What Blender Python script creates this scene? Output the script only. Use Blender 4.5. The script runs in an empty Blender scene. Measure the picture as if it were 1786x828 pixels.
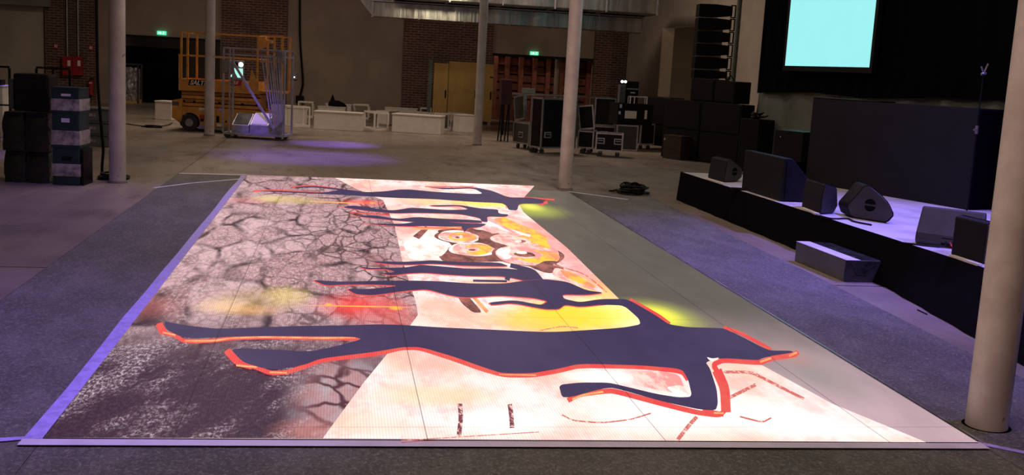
import bpy, bmesh, math, random
from mathutils import Vector, Matrix
from mathutils.geometry import tessellate_polygon
random.seed(7)
S = bpy.context.scene
COL = S.collection
# ------------------------------------------------------------------ camera
H = 2.0; F_PX = 1864.3; PITCH, YAW, ROLL = 0.15865, 0.16554, 0.05517
CX, CY = 893.0, 414.0
fwd = Vector((math.sin(YAW)*math.cos(PITCH), math.cos(YAW)*math.cos(PITCH), -math.sin(PITCH)))
rt0 = Vector((math.cos(YAW), -math.sin(YAW), 0)); up0 = rt0.cross(fwd)
rt = rt0*math.cos(ROLL) + up0*math.sin(ROLL); up = up0*math.cos(ROLL) - rt0*math.sin(ROLL)
cd = bpy.data.cameras.new('camera'); cam = bpy.data.objects.new('camera', cd); COL.objects.link(cam)
cam.matrix_world = Matrix(((rt.x, up.x, -fwd.x, 0), (rt.y, up.y, -fwd.y, 0), (rt.z, up.z, -fwd.z, H), (0, 0, 0, 1)))
cd.sensor_width = 36; cd.lens = 36*F_PX/1786; cd.clip_end = 200
S.camera = cam
# ------------------------------------------------------------------ view, world, lights
S.view_settings.view_transform = 'Standard'; S.view_settings.look = 'None'
S.view_settings.exposure = 0; S.view_settings.gamma = 1; S.view_settings.use_curve_mapping = False
W = bpy.data.worlds.new('world'); S.world = W; W.use_nodes = True
W.node_tree.nodes['Background'].inputs[0].default_value = (1.0, .78, .58, 1)
W.node_tree.nodes['Background'].inputs[1].default_value = .06
def area(name, loc, size, power, col, aim=None, spread=180):
    d = bpy.data.lights.new(name, 'AREA'); d.shape = 'DISK'; d.size = size; d.energy = power; d.color = col; d.spread = math.radians(spread)
    o = bpy.data.objects.new(name, d); COL.objects.link(o); o.location = loc
    if aim: o.rotation_euler = (Vector(aim)-Vector(loc)).to_track_quat('-Z', 'Y').to_euler()
    return o
def spot(name, loc, aim, power, col, cone=50, blend=.9, r=.12):
    d = bpy.data.lights.new(name, 'SPOT'); d.energy = power; d.color = col; d.spot_size = math.radians(cone); d.spot_blend = blend; d.shadow_soft_size = r
    o = bpy.data.objects.new(name, d); COL.objects.link(o); o.location = loc
    o.rotation_euler = (Vector(aim)-Vector(loc)).to_track_quat('-Z', 'Y').to_euler()
    return o
XR_ = 10.3
WARM = (1, .765, .61); VIO = (.24, .13, 1.0)
area('hall_lamp', (-3, 29, 6.8), 2.0, 230, WARM)
area('hall_lamp.001', (4.5, 28, 6.8), 2.0, 210, WARM)
area('hall_lamp.002', (-1.5, 17, 6.8), 2.0, 130, WARM)
area('hall_lamp.003', (4.6, 13, 6.8), 2.0, 130, WARM)
area('hall_lamp.004', (.5, 5, 6.8), 2.0, 170, WARM)
area('back_room_fill', (5.5, 39.3, 3.9), .6, 22, WARM)  # added fill inside the room beyond, brightens the red-brown rack
area('back_room_fill.001', (-5.0, 39.4, 3.9), .6, 10, WARM)
spot('duct_lamp', (2.9, 28.0, 4.1), (2.6, 31.0, 4.0), 150, (1, .86, .6), 62)
spot('violet_spot', (-2.9, 6.2, 7.0), (-2.0, 7.4, 0), 1450, VIO, 58)
spot('violet_spot.001', (-.4, 21.0, 7.0), (-.6, 21.6, 0), 2400, VIO, 34)
spot('violet_spot.002', (.2, 25.2, 7.0), (-.1, 25.0, 0), 4200, VIO, 20)
spot('violet_spot.003', (8.4, 11.5, 7.0), (6.0, 11.5, 0), 3000, (.25, .18, 1.0), 58)
spot('violet_spot.004', (8.2, 6.5, 7.0), (5.4, 8.2, 0), 2300, (.25, .18, 1.0), 55)
spot('violet_spot.005', (-6.4, 19, 7.0), (-6.6, 19.5, 0), 900, VIO, 26)
spot('violet_spot.006', (-3.2, 13.5, 7.0), (-2.6, 13.5, 0), 700, VIO, 60)
spot('added_pink_spot', (.6, 5.0, 6.6), (3.8, 17.5, 1.2), 600, (1, .55, .55), 24)  # added pink light on the far column, its source only assumed
spot('added_pink_spot.001', (.8, 2.2, 5.2), (3.9, 5.6, 1.6), 260, (1, .55, .5), 40)  # added in place of the floor screen's pink glow on the near column
spot('side_room_lamp', (XR_+1.1, 26.6, 3.3), (XR_+.2, 31.6, 2.2), 150, (1, .74, .46), 60)

# ------------------------------------------------------------------ picture-to-place helpers (points on the ground or on a wall plane)
def ray(px, py): return fwd + rt*((px-CX)/F_PX) - up*((py-CY)/F_PX)
def G(px, py, z=0.0):
    d = ray(px, py); k = (z-H)/d.z; return Vector((d.x*k, d.y*k, z))
def onY(px, py, Y):
    d = ray(px, py); k = Y/d.y; return Vector((d.x*k, Y, H+d.z*k))
def onX(px, py, X):
    d = ray(px, py); k = X/d.x; return Vector((X, d.y*k, H+d.z*k))
def proj(p):
    v = Vector(p)-Vector((0, 0, H)); return (CX+F_PX*v.dot(rt)/v.dot(fwd), CY-F_PX*v.dot(up)/v.dot(fwd))
def hgt(p, py):       # height above p at which the point reaches picture row py
    lo, hi = p.z-.01, p.z+9
    for _ in range(40):
        m = (lo+hi)/2
        if proj((p.x, p.y, m))[1] > py: lo = m
        else: hi = m
    return m-p.z
# ------------------------------------------------------------------ materials
class NT:
    def __init__(s, name):
        s.m = bpy.data.materials.new(name); s.m.use_nodes = True; s.t = s.m.node_tree; s.t.nodes.clear()
        s.out = s.n('ShaderNodeOutputMaterial')
    def n(s, typ, **kw):
        nd = s.t.nodes.new(typ)
        for k, v in kw.items(): setattr(nd, k, v)
        return nd
    def set(s, sock, v):
        if hasattr(v, 'links') or isinstance(v, bpy.types.NodeSocket): s.t.links.new(v, sock)
        else:
            if isinstance(v, (tuple, list)) and len(v) == 3 and sock.type == 'RGBA': v = (*v, 1)
            sock.default_value = v
    def math(s, op, a, b=0.0, c=None, clamp=False):
        nd = s.n('ShaderNodeMath', operation=op, use_clamp=clamp); s.set(nd.inputs[0], a); s.set(nd.inputs[1], b)
        if c is not None: s.set(nd.inputs[2], c)
        return nd.outputs[0]
    def vmath(s, op, a, b=(0, 0, 0)):
        nd = s.n('ShaderNodeVectorMath', operation=op); s.set(nd.inputs[0], a); s.set(nd.inputs[1], b)
        return nd.outputs['Value'] if op in ('LENGTH', 'DOT_PRODUCT', 'DISTANCE') else nd.outputs[0]
    def mix(s, f, a, b):
        nd = s.n('ShaderNodeMix', data_type='RGBA'); s.set(nd.inputs[0], f); s.set(nd.inputs[6], a); s.set(nd.inputs[7], b); return nd.outputs[2]
    def rng(s, v, a, b, c=0.0, d=1.0, smooth=True):
        nd = s.n('ShaderNodeMapRange'); nd.interpolation_type = 'SMOOTHSTEP' if smooth else 'LINEAR'
        for i, q in enumerate((v, a, b, c, d)): s.set(nd.inputs[i], q)
        return nd.outputs[0]
    def noise(s, vec, scale, detail=4, rough=.6, col=False):
        nd = s.n('ShaderNodeTexNoise'); s.set(nd.inputs['Vector'], vec); nd.inputs['Scale'].default_value = scale
        nd.inputs['Detail'].default_value = detail; nd.inputs['Roughness'].default_value = rough
        return nd.outputs['Color' if col else 'Fac']
    def coord(s): return s.n('ShaderNodeTexCoord').outputs['Object']
    def sep(s, v): nd = s.n('ShaderNodeSeparateXYZ'); s.set(nd.inputs[0], v); return nd.outputs
    def comb(s, x, y, z): nd = s.n('ShaderNodeCombineXYZ'); s.set(nd.inputs[0], x); s.set(nd.inputs[1], y); s.set(nd.inputs[2], z); return nd.outputs[0]
    def scale(s, v, k): return s.vmath('MULTIPLY', v, k)
    def bsdf(s, col, rough=.6, metal=0.0, bump=None, bstr=.2, bdist=.01, em=None, emstr=0, **kw):
        b = s.n('ShaderNodeBsdfPrincipled'); s.set(b.inputs['Base Color'], col); s.set(b.inputs['Roughness'], rough); s.set(b.inputs['Metallic'], metal)
        if em is not None: s.set(b.inputs['Emission Color'], em); s.set(b.inputs['Emission Strength'], emstr)
        for k, v in kw.items(): s.set(b.inputs[k.replace('_', ' ')], v)
        if bump is not None:
            bn = s.n('ShaderNodeBump'); bn.inputs['Strength'].default_value = bstr; bn.inputs['Distance'].default_value = bdist
            s.set(bn.inputs['Height'], bump); s.t.links.new(bn.outputs[0], b.inputs['Normal'])
        s.t.links.new(b.outputs[0], s.out.inputs[0]); return s.m
def pm(name, c, rough=.6, metal=0.0, var=.18, scale=6, bump=0.0, bscale=60, **kw):
    if max(c) < .03: kw.setdefault('Specular_IOR_Level', .12)
    t = NT(name); co = t.coord(); n = t.noise(co, scale)
    f = t.rng(n, .3, .7, 1-var, 1+var)
    col = t.vmath('MULTIPLY', c, t.comb(f, f, f))
    r = t.rng(n, .3, .7, max(.02, rough-.06), min(1, rough+.06))
    return t.bsdf(col, r, metal, t.noise(co, bscale, 3) if bump else None, bump, .01, **kw)
def em(name, c, s=1.0, var=.03, scale=4):
    t = NT(name); n = t.rng(t.noise(t.coord(), scale), .3, .7, s*(1-var), s*(1+var))
    return t.bsdf((.01, .01, .01), .4, em=c, emstr=n)
M = {}
M['black'] = pm('black_paint', (.008, .008, .009), .5, bump=.1)
M['blackplastic'] = pm('black_plastic', (.012, .012, .014), .42, bump=.08)
M['speaker'] = pm('textured_speaker_paint', (.014, .014, .017), .6, bump=.25, bscale=150)
M['grille'] = pm('speaker_grille', (.009, .008, .010), .7, bump=.4, bscale=220)
M['case'] = pm('black_case_laminate', (.010, .009, .010), .45)
M['caseb'] = pm('grey_case_laminate', (.035, .032, .029), .5)
M['alu'] = pm('aluminium_profile', (.42, .41, .42), .38, .85)
M['steel'] = pm('brushed_steel', (.36, .34, .38), .42, .3)
M['rubber'] = pm('dark_rubber', (.03, .028, .028), .7)
M['white'] = pm('white_laminate', (.72, .67, .60), .5, var=.06)
M['whitepaper'] = pm('white_paper', (.75, .72, .66), .7, var=.04)
M['orange'] = pm('orange_lift_paint', (.66, .30, .06), .42, var=.15)
M['orangedark'] = pm('worn_orange_paint', (.46, .19, .045), .5, var=.25)
M['red'] = pm('red_enamel', (.30, .012, .018), .4)
M['redlabel'] = pm('red_label', (.5, .02, .03), .5)
M['panelgrey'] = pm('dark_grey_side_panel', (.040, .039, .041), .55)
M['void'] = pm('recess_black', (.002, .002, .002), .9)
M['teal'] = pm('dark_teal_plastic', (.010, .034, .040), .45)
M['tealgrey'] = pm('grey_teal_plastic', (.085, .10, .105), .5)
M['midgrey'] = pm('mid_grey_plastic', (.25, .25, .26), .5)
M['silverwrap'] = pm('silvery_wrap', (.36, .32, .33), .32, .15, var=.5, scale=9, bump=.5, bscale=12)
M['bag'] = pm('black_shiny_wrap', (.010, .010, .012), .18, var=.3, Specular_IOR_Level=.6, bump=.9, bscale=14)
M['cable'] = pm('cable_rubber', (.006, .006, .007), .45)
M['skirt'] = pm('black_stage_skirt', (.0045, .0045, .006), .95, bump=.2, bscale=20, Specular_IOR_Level=.03)
M['curtain'] = pm('black_molton', (.0035, .0035, .0055), .95, bump=.2, bscale=15, Specular_IOR_Level=.02)
M['boxwrap'] = pm('charcoal_cover', (.016, .016, .020), .75, var=.12, scale=2, bump=.2)
M['tarp'] = pm('grey_green_plastic_sheet', (.15, .17, .145), .42, var=.15, scale=1.2, bump=.5, bscale=3)
M['plywood'] = pm('yellow_boards', (.52, .32, .09), .6, var=.15, scale=1.5)
M['greenwood'] = pm('grey_green_edge', (.12, .15, .13), .7)
M['redbrown'] = pm('red_brown_boards', (.30, .10, .06), .7, var=.3)
M['tape'] = pm('floor_tape_painted_violet_light', (.46, .37, .95), .4, var=.15, scale=14, bump=.4, bscale=25)  # violet light on the tape is put into its colour
M['tapeclean'] = pm('gaffer_tape_violet_light_tint', (.70, .66, .86), .5, var=.08)  # pale tape with some of the violet light painted into its colour
M['galv'] = None
M['wrapgrey'] = pm('grey_wrapped_box', (.13, .125, .135), .4, .1, var=.15, scale=5, bump=.4, bscale=8)
M['wrapfoil'] = pm('dark_foil', (.05, .052, .05), .22, .4, var=.4, bump=.8, bscale=9)
M['fabric'] = pm('black_cloth', (.008, .006, .006), .9, bump=.3)
M['glow_white'] = em('white_lamp_glow', (1, 1, .97), 3.0)
M['glow_green'] = em('exit_sign_green', (.10, .75, .38), 1.3)
M['glow_pict'] = em('exit_sign_white', (.75, 1, .85), 2.2)
M['glow_cyan'] = em('screen_cyan', (.34, .89, .89), 1.0, .015, .8)
M['glow_mint'] = em('monitor_mint', (.45, .95, .86), 1.0, .1, 6)
M['glow_violet'] = em('violet_edge_light', (.25, .08, 1), 2.0)
# plaster, brick, ceiling, floor
def plaster(name, c):
    t = NT(name); co = t.coord(); n = t.noise(co, .6, 6); n2 = t.noise(co, 9, 4)
    col = t.mix(t.rng(n, .3, .7), tuple(x*.82 for x in c), tuple(x*1.12 for x in c))
    return t.bsdf(col, .85, 0, n2, .15, .01)
M['plaster'] = plaster('beige_plaster', (.30, .235, .18))
M['plasterlight'] = plaster('pale_plaster', (.46, .40, .33))
M['concrete'] = plaster('grey_concrete', (.22, .20, .18))
def brick():
    t = NT('old_brick'); x, y, z = t.sep(t.coord()); v = t.comb(t.math('ADD', x, y), z, 0.0)
    b = t.n('ShaderNodeTexBrick'); t.set(b.inputs['Vector'], t.vmath('ADD', v, t.scale(t.noise(v, 9, 2, col=True), (.03, .03, 0))))
    b.inputs['Color1'].default_value = (.075, .028, .022, 1); b.inputs['Color2'].default_value = (.13, .052, .038, 1); b.inputs['Mortar'].default_value = (.24, .18, .14, 1)
    b.inputs['Scale'].default_value = 1; b.inputs['Brick Width'].default_value = .27; b.inputs['Row Height'].default_value = .085; b.inputs['Mortar Size'].default_value = .016
    b.inputs['Mortar Smooth'].default_value = .3
    col = t.mix(t.rng(t.noise(v, 1.2, 4), .35, .7, 0, .55), b.outputs[0], (.05, .03, .028))
    return t.bsdf(col, .9, 0, b.outputs[1], -.6, .02)
M['brick'] = brick()
def floor_mat():
    t = NT('polished_concrete'); co = t.coord(); x, y, z = t.sep(co)
    n1 = t.noise(co, .35, 6, .6); n2 = t.noise(t.scale(co, (1, .35, 1)), 2.2, 6, .7); n3 = t.noise(co, 16, 4, .7)
    c = t.mix(t.rng(n1, .35, .65), (.20, .165, .135), (.33, .28, .225))
    c = t.mix(t.rng(n2, .42, .68, 0, .6), c, (.17, .14, .12))
    c = t.mix(t.rng(n3, .55, .75, 0, .35), c, (.40, .36, .31))
    def joint(v, off, per, w):
        m = t.math('ABSOLUTE', t.math('SUBTRACT', t.math('PINGPONG', t.math('SUBTRACT', v, off), per), 0)); return t.rng(m, w, w*2.2, 1, 0)
    j = t.math('MAXIMUM', joint(x, -2.53, 6.0, .008), joint(y, 9.9, 6.1, .009), clamp=True)
    c = t.mix(j, c, (.04, .035, .03))
    r = t.rng(n2, .3, .7, .24, .5)
    return t.bsdf(c, r, 0, t.math('ADD', n3, t.math('MULTIPLY', n1, 3)), .12, .01)
M['floor'] = floor_mat()
def carpet():
    t = NT('dark_floor_mat'); co = t.coord()
    n1 = t.noise(t.scale(co, (1, .45, 1)), 2.0, 7, .75); n2 = t.noise(co, 48, 6, .9); n3 = t.noise(t.scale(co, (2.2, 1, 1)), 26, 5, .85)
    c = t.mix(t.rng(n1, .38, .66), (.085, .084, .082), (.165, .16, .155))
    c = t.mix(t.rng(n2, .50, .62, 0, .85), c, (.40, .38, .355))
    c = t.mix(t.rng(n3, .52, .64, 0, .8), c, (.055, .055, .055))
    return t.bsdf(c, .62, 0, t.math('ADD', n2, n3), .7, .012)
M['mat'] = carpet()
def column_mat():
    t = NT('pale_column_paint'); co = t.coord(); n = t.noise(co, 3.5, 5); v = t.n('ShaderNodeTexVoronoi'); t.set(v.inputs['Vector'], t.vmath('ADD', co, t.scale(t.noise(co, 5, 2, col=True), (.3, .3, .3)))); v.inputs['Scale'].default_value = 3.2
    z = t.sep(co)[2]
    c = t.mix(t.rng(n, .35, .7), (.47, .42, .38), (.60, .55, .50))
    c = t.mix(t.rng(v.outputs['Distance'], .06, .10, .85, 0), c, (.12, .07, .055))
    return t.bsdf(c, .42, 0, n, .1, .01)
M['column'] = column_mat()
def galv():
    t = NT('galvanised_duct_sheet'); co = t.coord(); x, y, z = t.sep(co)
    n = t.noise(t.comb(x, t.math('MULTIPLY', y, .1), t.math('MULTIPLY', z, .1)), 2.4, 3); n2 = t.noise(co, 5, 4)
    c = t.mix(t.rng(n, .35, .65), (.26, .25, .24), (.50, .48, .44))
    return t.bsdf(c, t.rng(n2, .3, .7, .28, .48), .8, n, .6, .08)
M['galv'] = galv()

# ------------------------------------------------------------------ mesh helpers
class MB:
    def __init__(s): s.v = []; s.f = []; s.mi = []; s.cur = 0
    def add(s, vs, fs):
        k = len(s.v); s.v += [tuple(v) for v in vs]; s.f += [tuple(i+k for i in f) for f in fs]; s.mi += [s.cur]*len(fs)
    def mat(s, i): s.cur = i; return s
    def box(s, x0, x1, y0, y1, z0, z1, rot=None, piv=None):
        vs = [Vector(p) for p in ((x0, y0, z0), (x1, y0, z0), (x1, y1, z0), (x0, y1, z0), (x0, y0, z1), (x1, y0, z1), (x1, y1, z1), (x0, y1, z1))]
        if rot is not None: pv = Vector(piv) if piv else Vector(((x0+x1)/2, (y0+y1)/2, (z0+z1)/2)); vs = [rot @ (v-pv)+pv for v in vs]
        s.add(vs, [(0, 3, 2, 1), (4, 5, 6, 7), (0, 1, 5, 4), (1, 2, 6, 5), (2, 3, 7, 6), (3, 0, 4, 7)]); return s
    def bar(s, a, b, w=.03, d=None):
        a = Vector(a); b = Vector(b); ax = (b-a).normalized(); d = d or w
        u = ax.cross(Vector((0, 0, 1)));
        if u.length < 1e-3: u = Vector((1, 0, 0))
        u.normalize(); v = ax.cross(u)
        vs = [p+u*(sx*w/2)+v*(sy*d/2) for p in (a, b) for sx, sy in ((-1, -1), (1, -1), (1, 1), (-1, 1))]
        s.add(vs, [(0, 1, 2, 3), (7, 6, 5, 4), (0, 4, 5, 1), (1, 5, 6, 2), (2, 6, 7, 3), (3, 7, 4, 0)]); return s
    def cyl(s, a, b, r, r2=None, n=16):
        a = Vector(a); b = Vector(b); ax = (b-a).normalized(); r2 = r if r2 is None else r2
        u = ax.orthogonal().normalized(); v = ax.cross(u)
        vs = [p+(u*math.cos(2*math.pi*i/n)+v*math.sin(2*math.pi*i/n))*q for p, q in ((a, r), (b, r2)) for i in range(n)]
        s.add(vs, [(i, (i+1) % n, n+(i+1) % n, n+i) for i in range(n)]+[tuple(range(n-1, -1, -1)), tuple(range(n, 2*n))]); return s
    def tube(s, pts, r, n=8):
        pts = [Vector(p) for p in pts]; k = len(pts); vs = []; u = None
        for i, p in enumerate(pts):
            ax = (pts[min(i+1, k-1)]-pts[max(i-1, 0)]).normalized()
            u = (ax.orthogonal() if u is None else u-ax*u.dot(ax)).normalized(); v = ax.cross(u)
            vs += [p+(u*math.cos(2*math.pi*j/n)+v*math.sin(2*math.pi*j/n))*r for j in range(n)]
        fs = [(i*n+j, i*n+(j+1) % n, (i+1)*n+(j+1) % n, (i+1)*n+j) for i in range(k-1) for j in range(n)]
        s.add(vs, fs+[tuple(range(n-1, -1, -1)), tuple(range((k-1)*n, k*n))]); return s
    def prism(s, poly, a, b, ax='x'):       # poly in the plane across the axis (x: y,z ; y: x,z ; z: x,y)
        def P(p, t): return {'x': (t, p[0], p[1]), 'y': (p[0], t, p[1]), 'z': (p[0], p[1], t)}[ax]
        n = len(poly); s.add([P(p, a) for p in poly]+[P(p, b) for p in poly], [(i, (i+1) % n, n+(i+1) % n, n+i) for i in range(n)]+[tuple(range(n-1, -1, -1)), tuple(range(n, 2*n))]); return s
    def flat(s, pts):
        tri = tessellate_polygon([[Vector(p) for p in pts]]); s.add(pts, [t if True else t for t in tri]); return s
    def shear(s, sx, sy): s.v = [(v[0]+v[1]*sx, v[1]*sy, v[2]) for v in s.v]; return s
    def build(s, name, mats, parent=None, loc=(0, 0, 0), rz=0, bevel=0, smooth=False):
        me = bpy.data.meshes.new(name); me.from_pydata(s.v, [], s.f)
        for m in (mats if isinstance(mats, (list, tuple)) else [mats]): me.materials.append(m)
        for p, i in zip(me.polygons, s.mi): p.material_index = i
        bm = bmesh.new(); bm.from_mesh(me); bmesh.ops.recalc_face_normals(bm, faces=bm.faces)
        if bevel: bmesh.ops.bevel(bm, geom=[e for e in bm.edges if len(e.link_faces) == 2 and e.calc_face_angle(0) > .5], offset=bevel, segments=2, affect='EDGES', profile=.6, clamp_overlap=True)
        bm.to_mesh(me); bm.free()
        if smooth:
            for p in me.polygons: p.use_smooth = True
            me.set_sharp_from_angle(angle=math.radians(40))
        o = bpy.data.objects.new(name, me); COL.objects.link(o); o.location = loc; o.rotation_euler = (0, 0, rz)
        if parent: o.parent = parent
        return o
def tag(o, label, cat, group=None, kind=None):
    o['label'] = label; o['category'] = cat
    if group: o['group'] = group
    if kind: o['kind'] = kind
    return o
def struct(o): o['kind'] = 'structure'; return o
def thing(name, loc, rz, label, cat, group=None):
    o = bpy.data.objects.new(name, None); COL.objects.link(o); o.empty_display_size = .2
    o.location = loc; o.rotation_euler = (0, 0, rz); return tag(o, label, cat, group)
def copy_tree(o, parent=None):
    c = o.copy(); COL.objects.link(c)
    if parent: c.parent = parent
    for ch in list(o.children): copy_tree(ch, c)
    return c
def ab(a, b):          # near-left foot a and near-right foot b -> origin, turn, width
    v = b-a; return a, math.atan2(v.y, v.x), math.hypot(v.x, v.y)
def text(body, size, mat, name, parent, loc, rot, shear=0, bold=.0):
    cu = bpy.data.curves.new(name, 'FONT'); cu.body = body; cu.size = size; cu.extrude = .003; cu.shear = shear; cu.offset = bold
    o = bpy.data.objects.new(name+'_tmp', cu); COL.objects.link(o)
    me = bpy.data.meshes.new_from_object(o.evaluated_get(bpy.context.evaluated_depsgraph_get())); bpy.data.objects.remove(o)
    me.materials.clear(); me.materials.append(mat)
    r = bpy.data.objects.new(name, me); COL.objects.link(r); r.parent = parent; r.location = loc; r.rotation_euler = rot; return r

# ================================================================== SETTING
YB, XR, XL, ZC = 38.5, 10.3, -13.0, 7.5
struct(MB().box(XL, XR+.3, -6, YB+6, -.2, 0).build('floor', M['floor']))
struct(MB().box(XL-.3, XR+.3, 0.5, YB+6, ZC, ZC+.2).build('ceiling', M['concrete']))
struct(MB().box(XL-.3, XL, 0.5, YB+6, 0, ZC).build('wall_left', M['plaster']))
def wx(px, Y=YB): return onY(px, 120, Y).x
def wz(px, py, Y=YB): return onY(px, py, Y).z
oL0, oL1, oLz = wx(192), wx(384), wz(280, 68)
oR0, oR1, oRz = wx(858), wx(1036), wz(930, 101)
b = MB()
b.box(XL, oL0, YB, YB+.4, 0, ZC); b.box(oL0, oL1, YB, YB+.4, oLz, ZC); b.box(oL1, oR0, YB, YB+.4, 0, ZC)
b.box(oR0, oR1, YB, YB+.4, oRz, ZC); b.box(oR1, XR+.3, YB, YB+.4, 0, ZC)
struct(b.build('wall_back', M['plaster']))
def pil(n, px0, px1, z1=ZC, out=.14):
    struct(MB().box(wx(px0), wx(px1), YB-out, YB, 0, z1).build('trim_%d' % n, M['brick']))
pil(1, 81, 168); pil(2, 386, 500); pil(3, 702, 857); pil(4, 1034, 1090)
struct(MB().box(wx(0)-2, wx(78), YB-.05, YB, 0, wz(40, 10)).build('trim_5', M['plasterlight']))
struct(MB().box(wx(0)-3, wx(92), YB-.5, YB, wz(40, 10), wz(40, 10)+.9).build('trim_6', M['concrete']))
struct(MB().box(oL0-.02, oL1, YB-.05, YB, oLz, oLz+.09).box(oR0-.05, oR1, YB-.05, YB, oRz, oRz+.09).build('trim_7', M['black']))
# rooms beyond the openings
b = MB(); b.box(oL0-2, oL0-.05, YB+.4, YB+5.6, 0, 4.5); b.box(oL1+.0, oL1+.3, YB+.4, YB+5.6, 0, 4.5); b.box(oL0-2, oL1+.3, YB+5.6, YB+5.9, 0, 4.5)
b.box(oR0-.3, oR0-.0, YB+.4, YB+5.6, 0, 4.5); b.box(oR0, XR, YB+5.6, YB+5.9, 0, 4.5); b.box(oL0-2, XR, YB+.4, YB+5.9, 4.5, 4.6)
struct(b.build('wall_beyond', M['concrete']))
# right wall with its doorway
dY0 = onX(1262, 42, XR).y; dY1 = onX(1156, 50, XR).y; dZ = onX(1158, 48, XR).z
b = MB(); b.box(XR, XR+.4, 0.5, dY0, 0, ZC); b.box(XR, XR+.4, dY0, dY1, dZ, ZC); b.box(XR, XR+.4, dY1, YB+.4, 0, ZC)
struct(b.build('wall_right', M['plasterlight']))
struct(MB().box(XR+.4, XR+4, dY1+2.5, dY1+2.7, 0, 4.2).box(XR+.4, XR+4, dY0-2.8, dY0-2.6, 0, 4.2).box(XR+4, XR+4.2, dY0-2.8, dY1+2.7, 0, 4.2).box(XR+.4, XR+4.2, dY0-2.8, dY1+2.7, 4.2, 4.3).build('wall_side_room', M['plaster']))
# ================================================================== LED FLOOR
ZL = .045
def L(px, py, dz=0.0): p = G(px, py, ZL); return Vector((p.x, p.y, ZL+dz))
def blob(t, co, px, py, rx, ry, soft=.0, amt=1.0):
    c = L(px, py); wx_ = abs(L(px+rx, py+rx*.05).x-L(px-rx, py-rx*.05).x)/2; wy_ = abs(L(px, py-ry).y-L(px, py+ry).y)/2
    d = t.vmath('LENGTH', t.vmath('DIVIDE', t.vmath('SUBTRACT', co, (c.x, c.y, 0)), (wx_, wy_, 1e6)))
    return t.rng(d, soft, 1.0, amt, 0.0)
def led_grid(t, co, col):
    x, y, z = t.sep(co)
    g = t.math('SINE', t.math('MULTIPLY', x, 2*math.pi/.0165)); h = t.math('SINE', t.math('MULTIPLY', y, 2*math.pi/.0165))
    k = t.math('ADD', 1.0, t.math('ADD', t.math('MULTIPLY', g, .10), t.math('MULTIPLY', h, .05)))
    m = t.math('PINGPONG', t.math('SUBTRACT', x, L(330, 700).x), .645); m2 = t.math('PINGPONG', t.math('SUBTRACT', y, 5.55), 1.29)
    seam = t.math('MULTIPLY', t.rng(m, .002, .0045, .45, 1.0), t.rng(m2, .003, .006, .72, 1.0))
    k = t.math('MULTIPLY', k, seam)
    return t.vmath('MULTIPLY', col, t.comb(k, k, k))
def led_out(t, co, col): return t.bsdf((.006, .005, .008), .5, em=led_grid(t, co, col), emstr=1.0, Specular_IOR_Level=.12)
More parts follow.
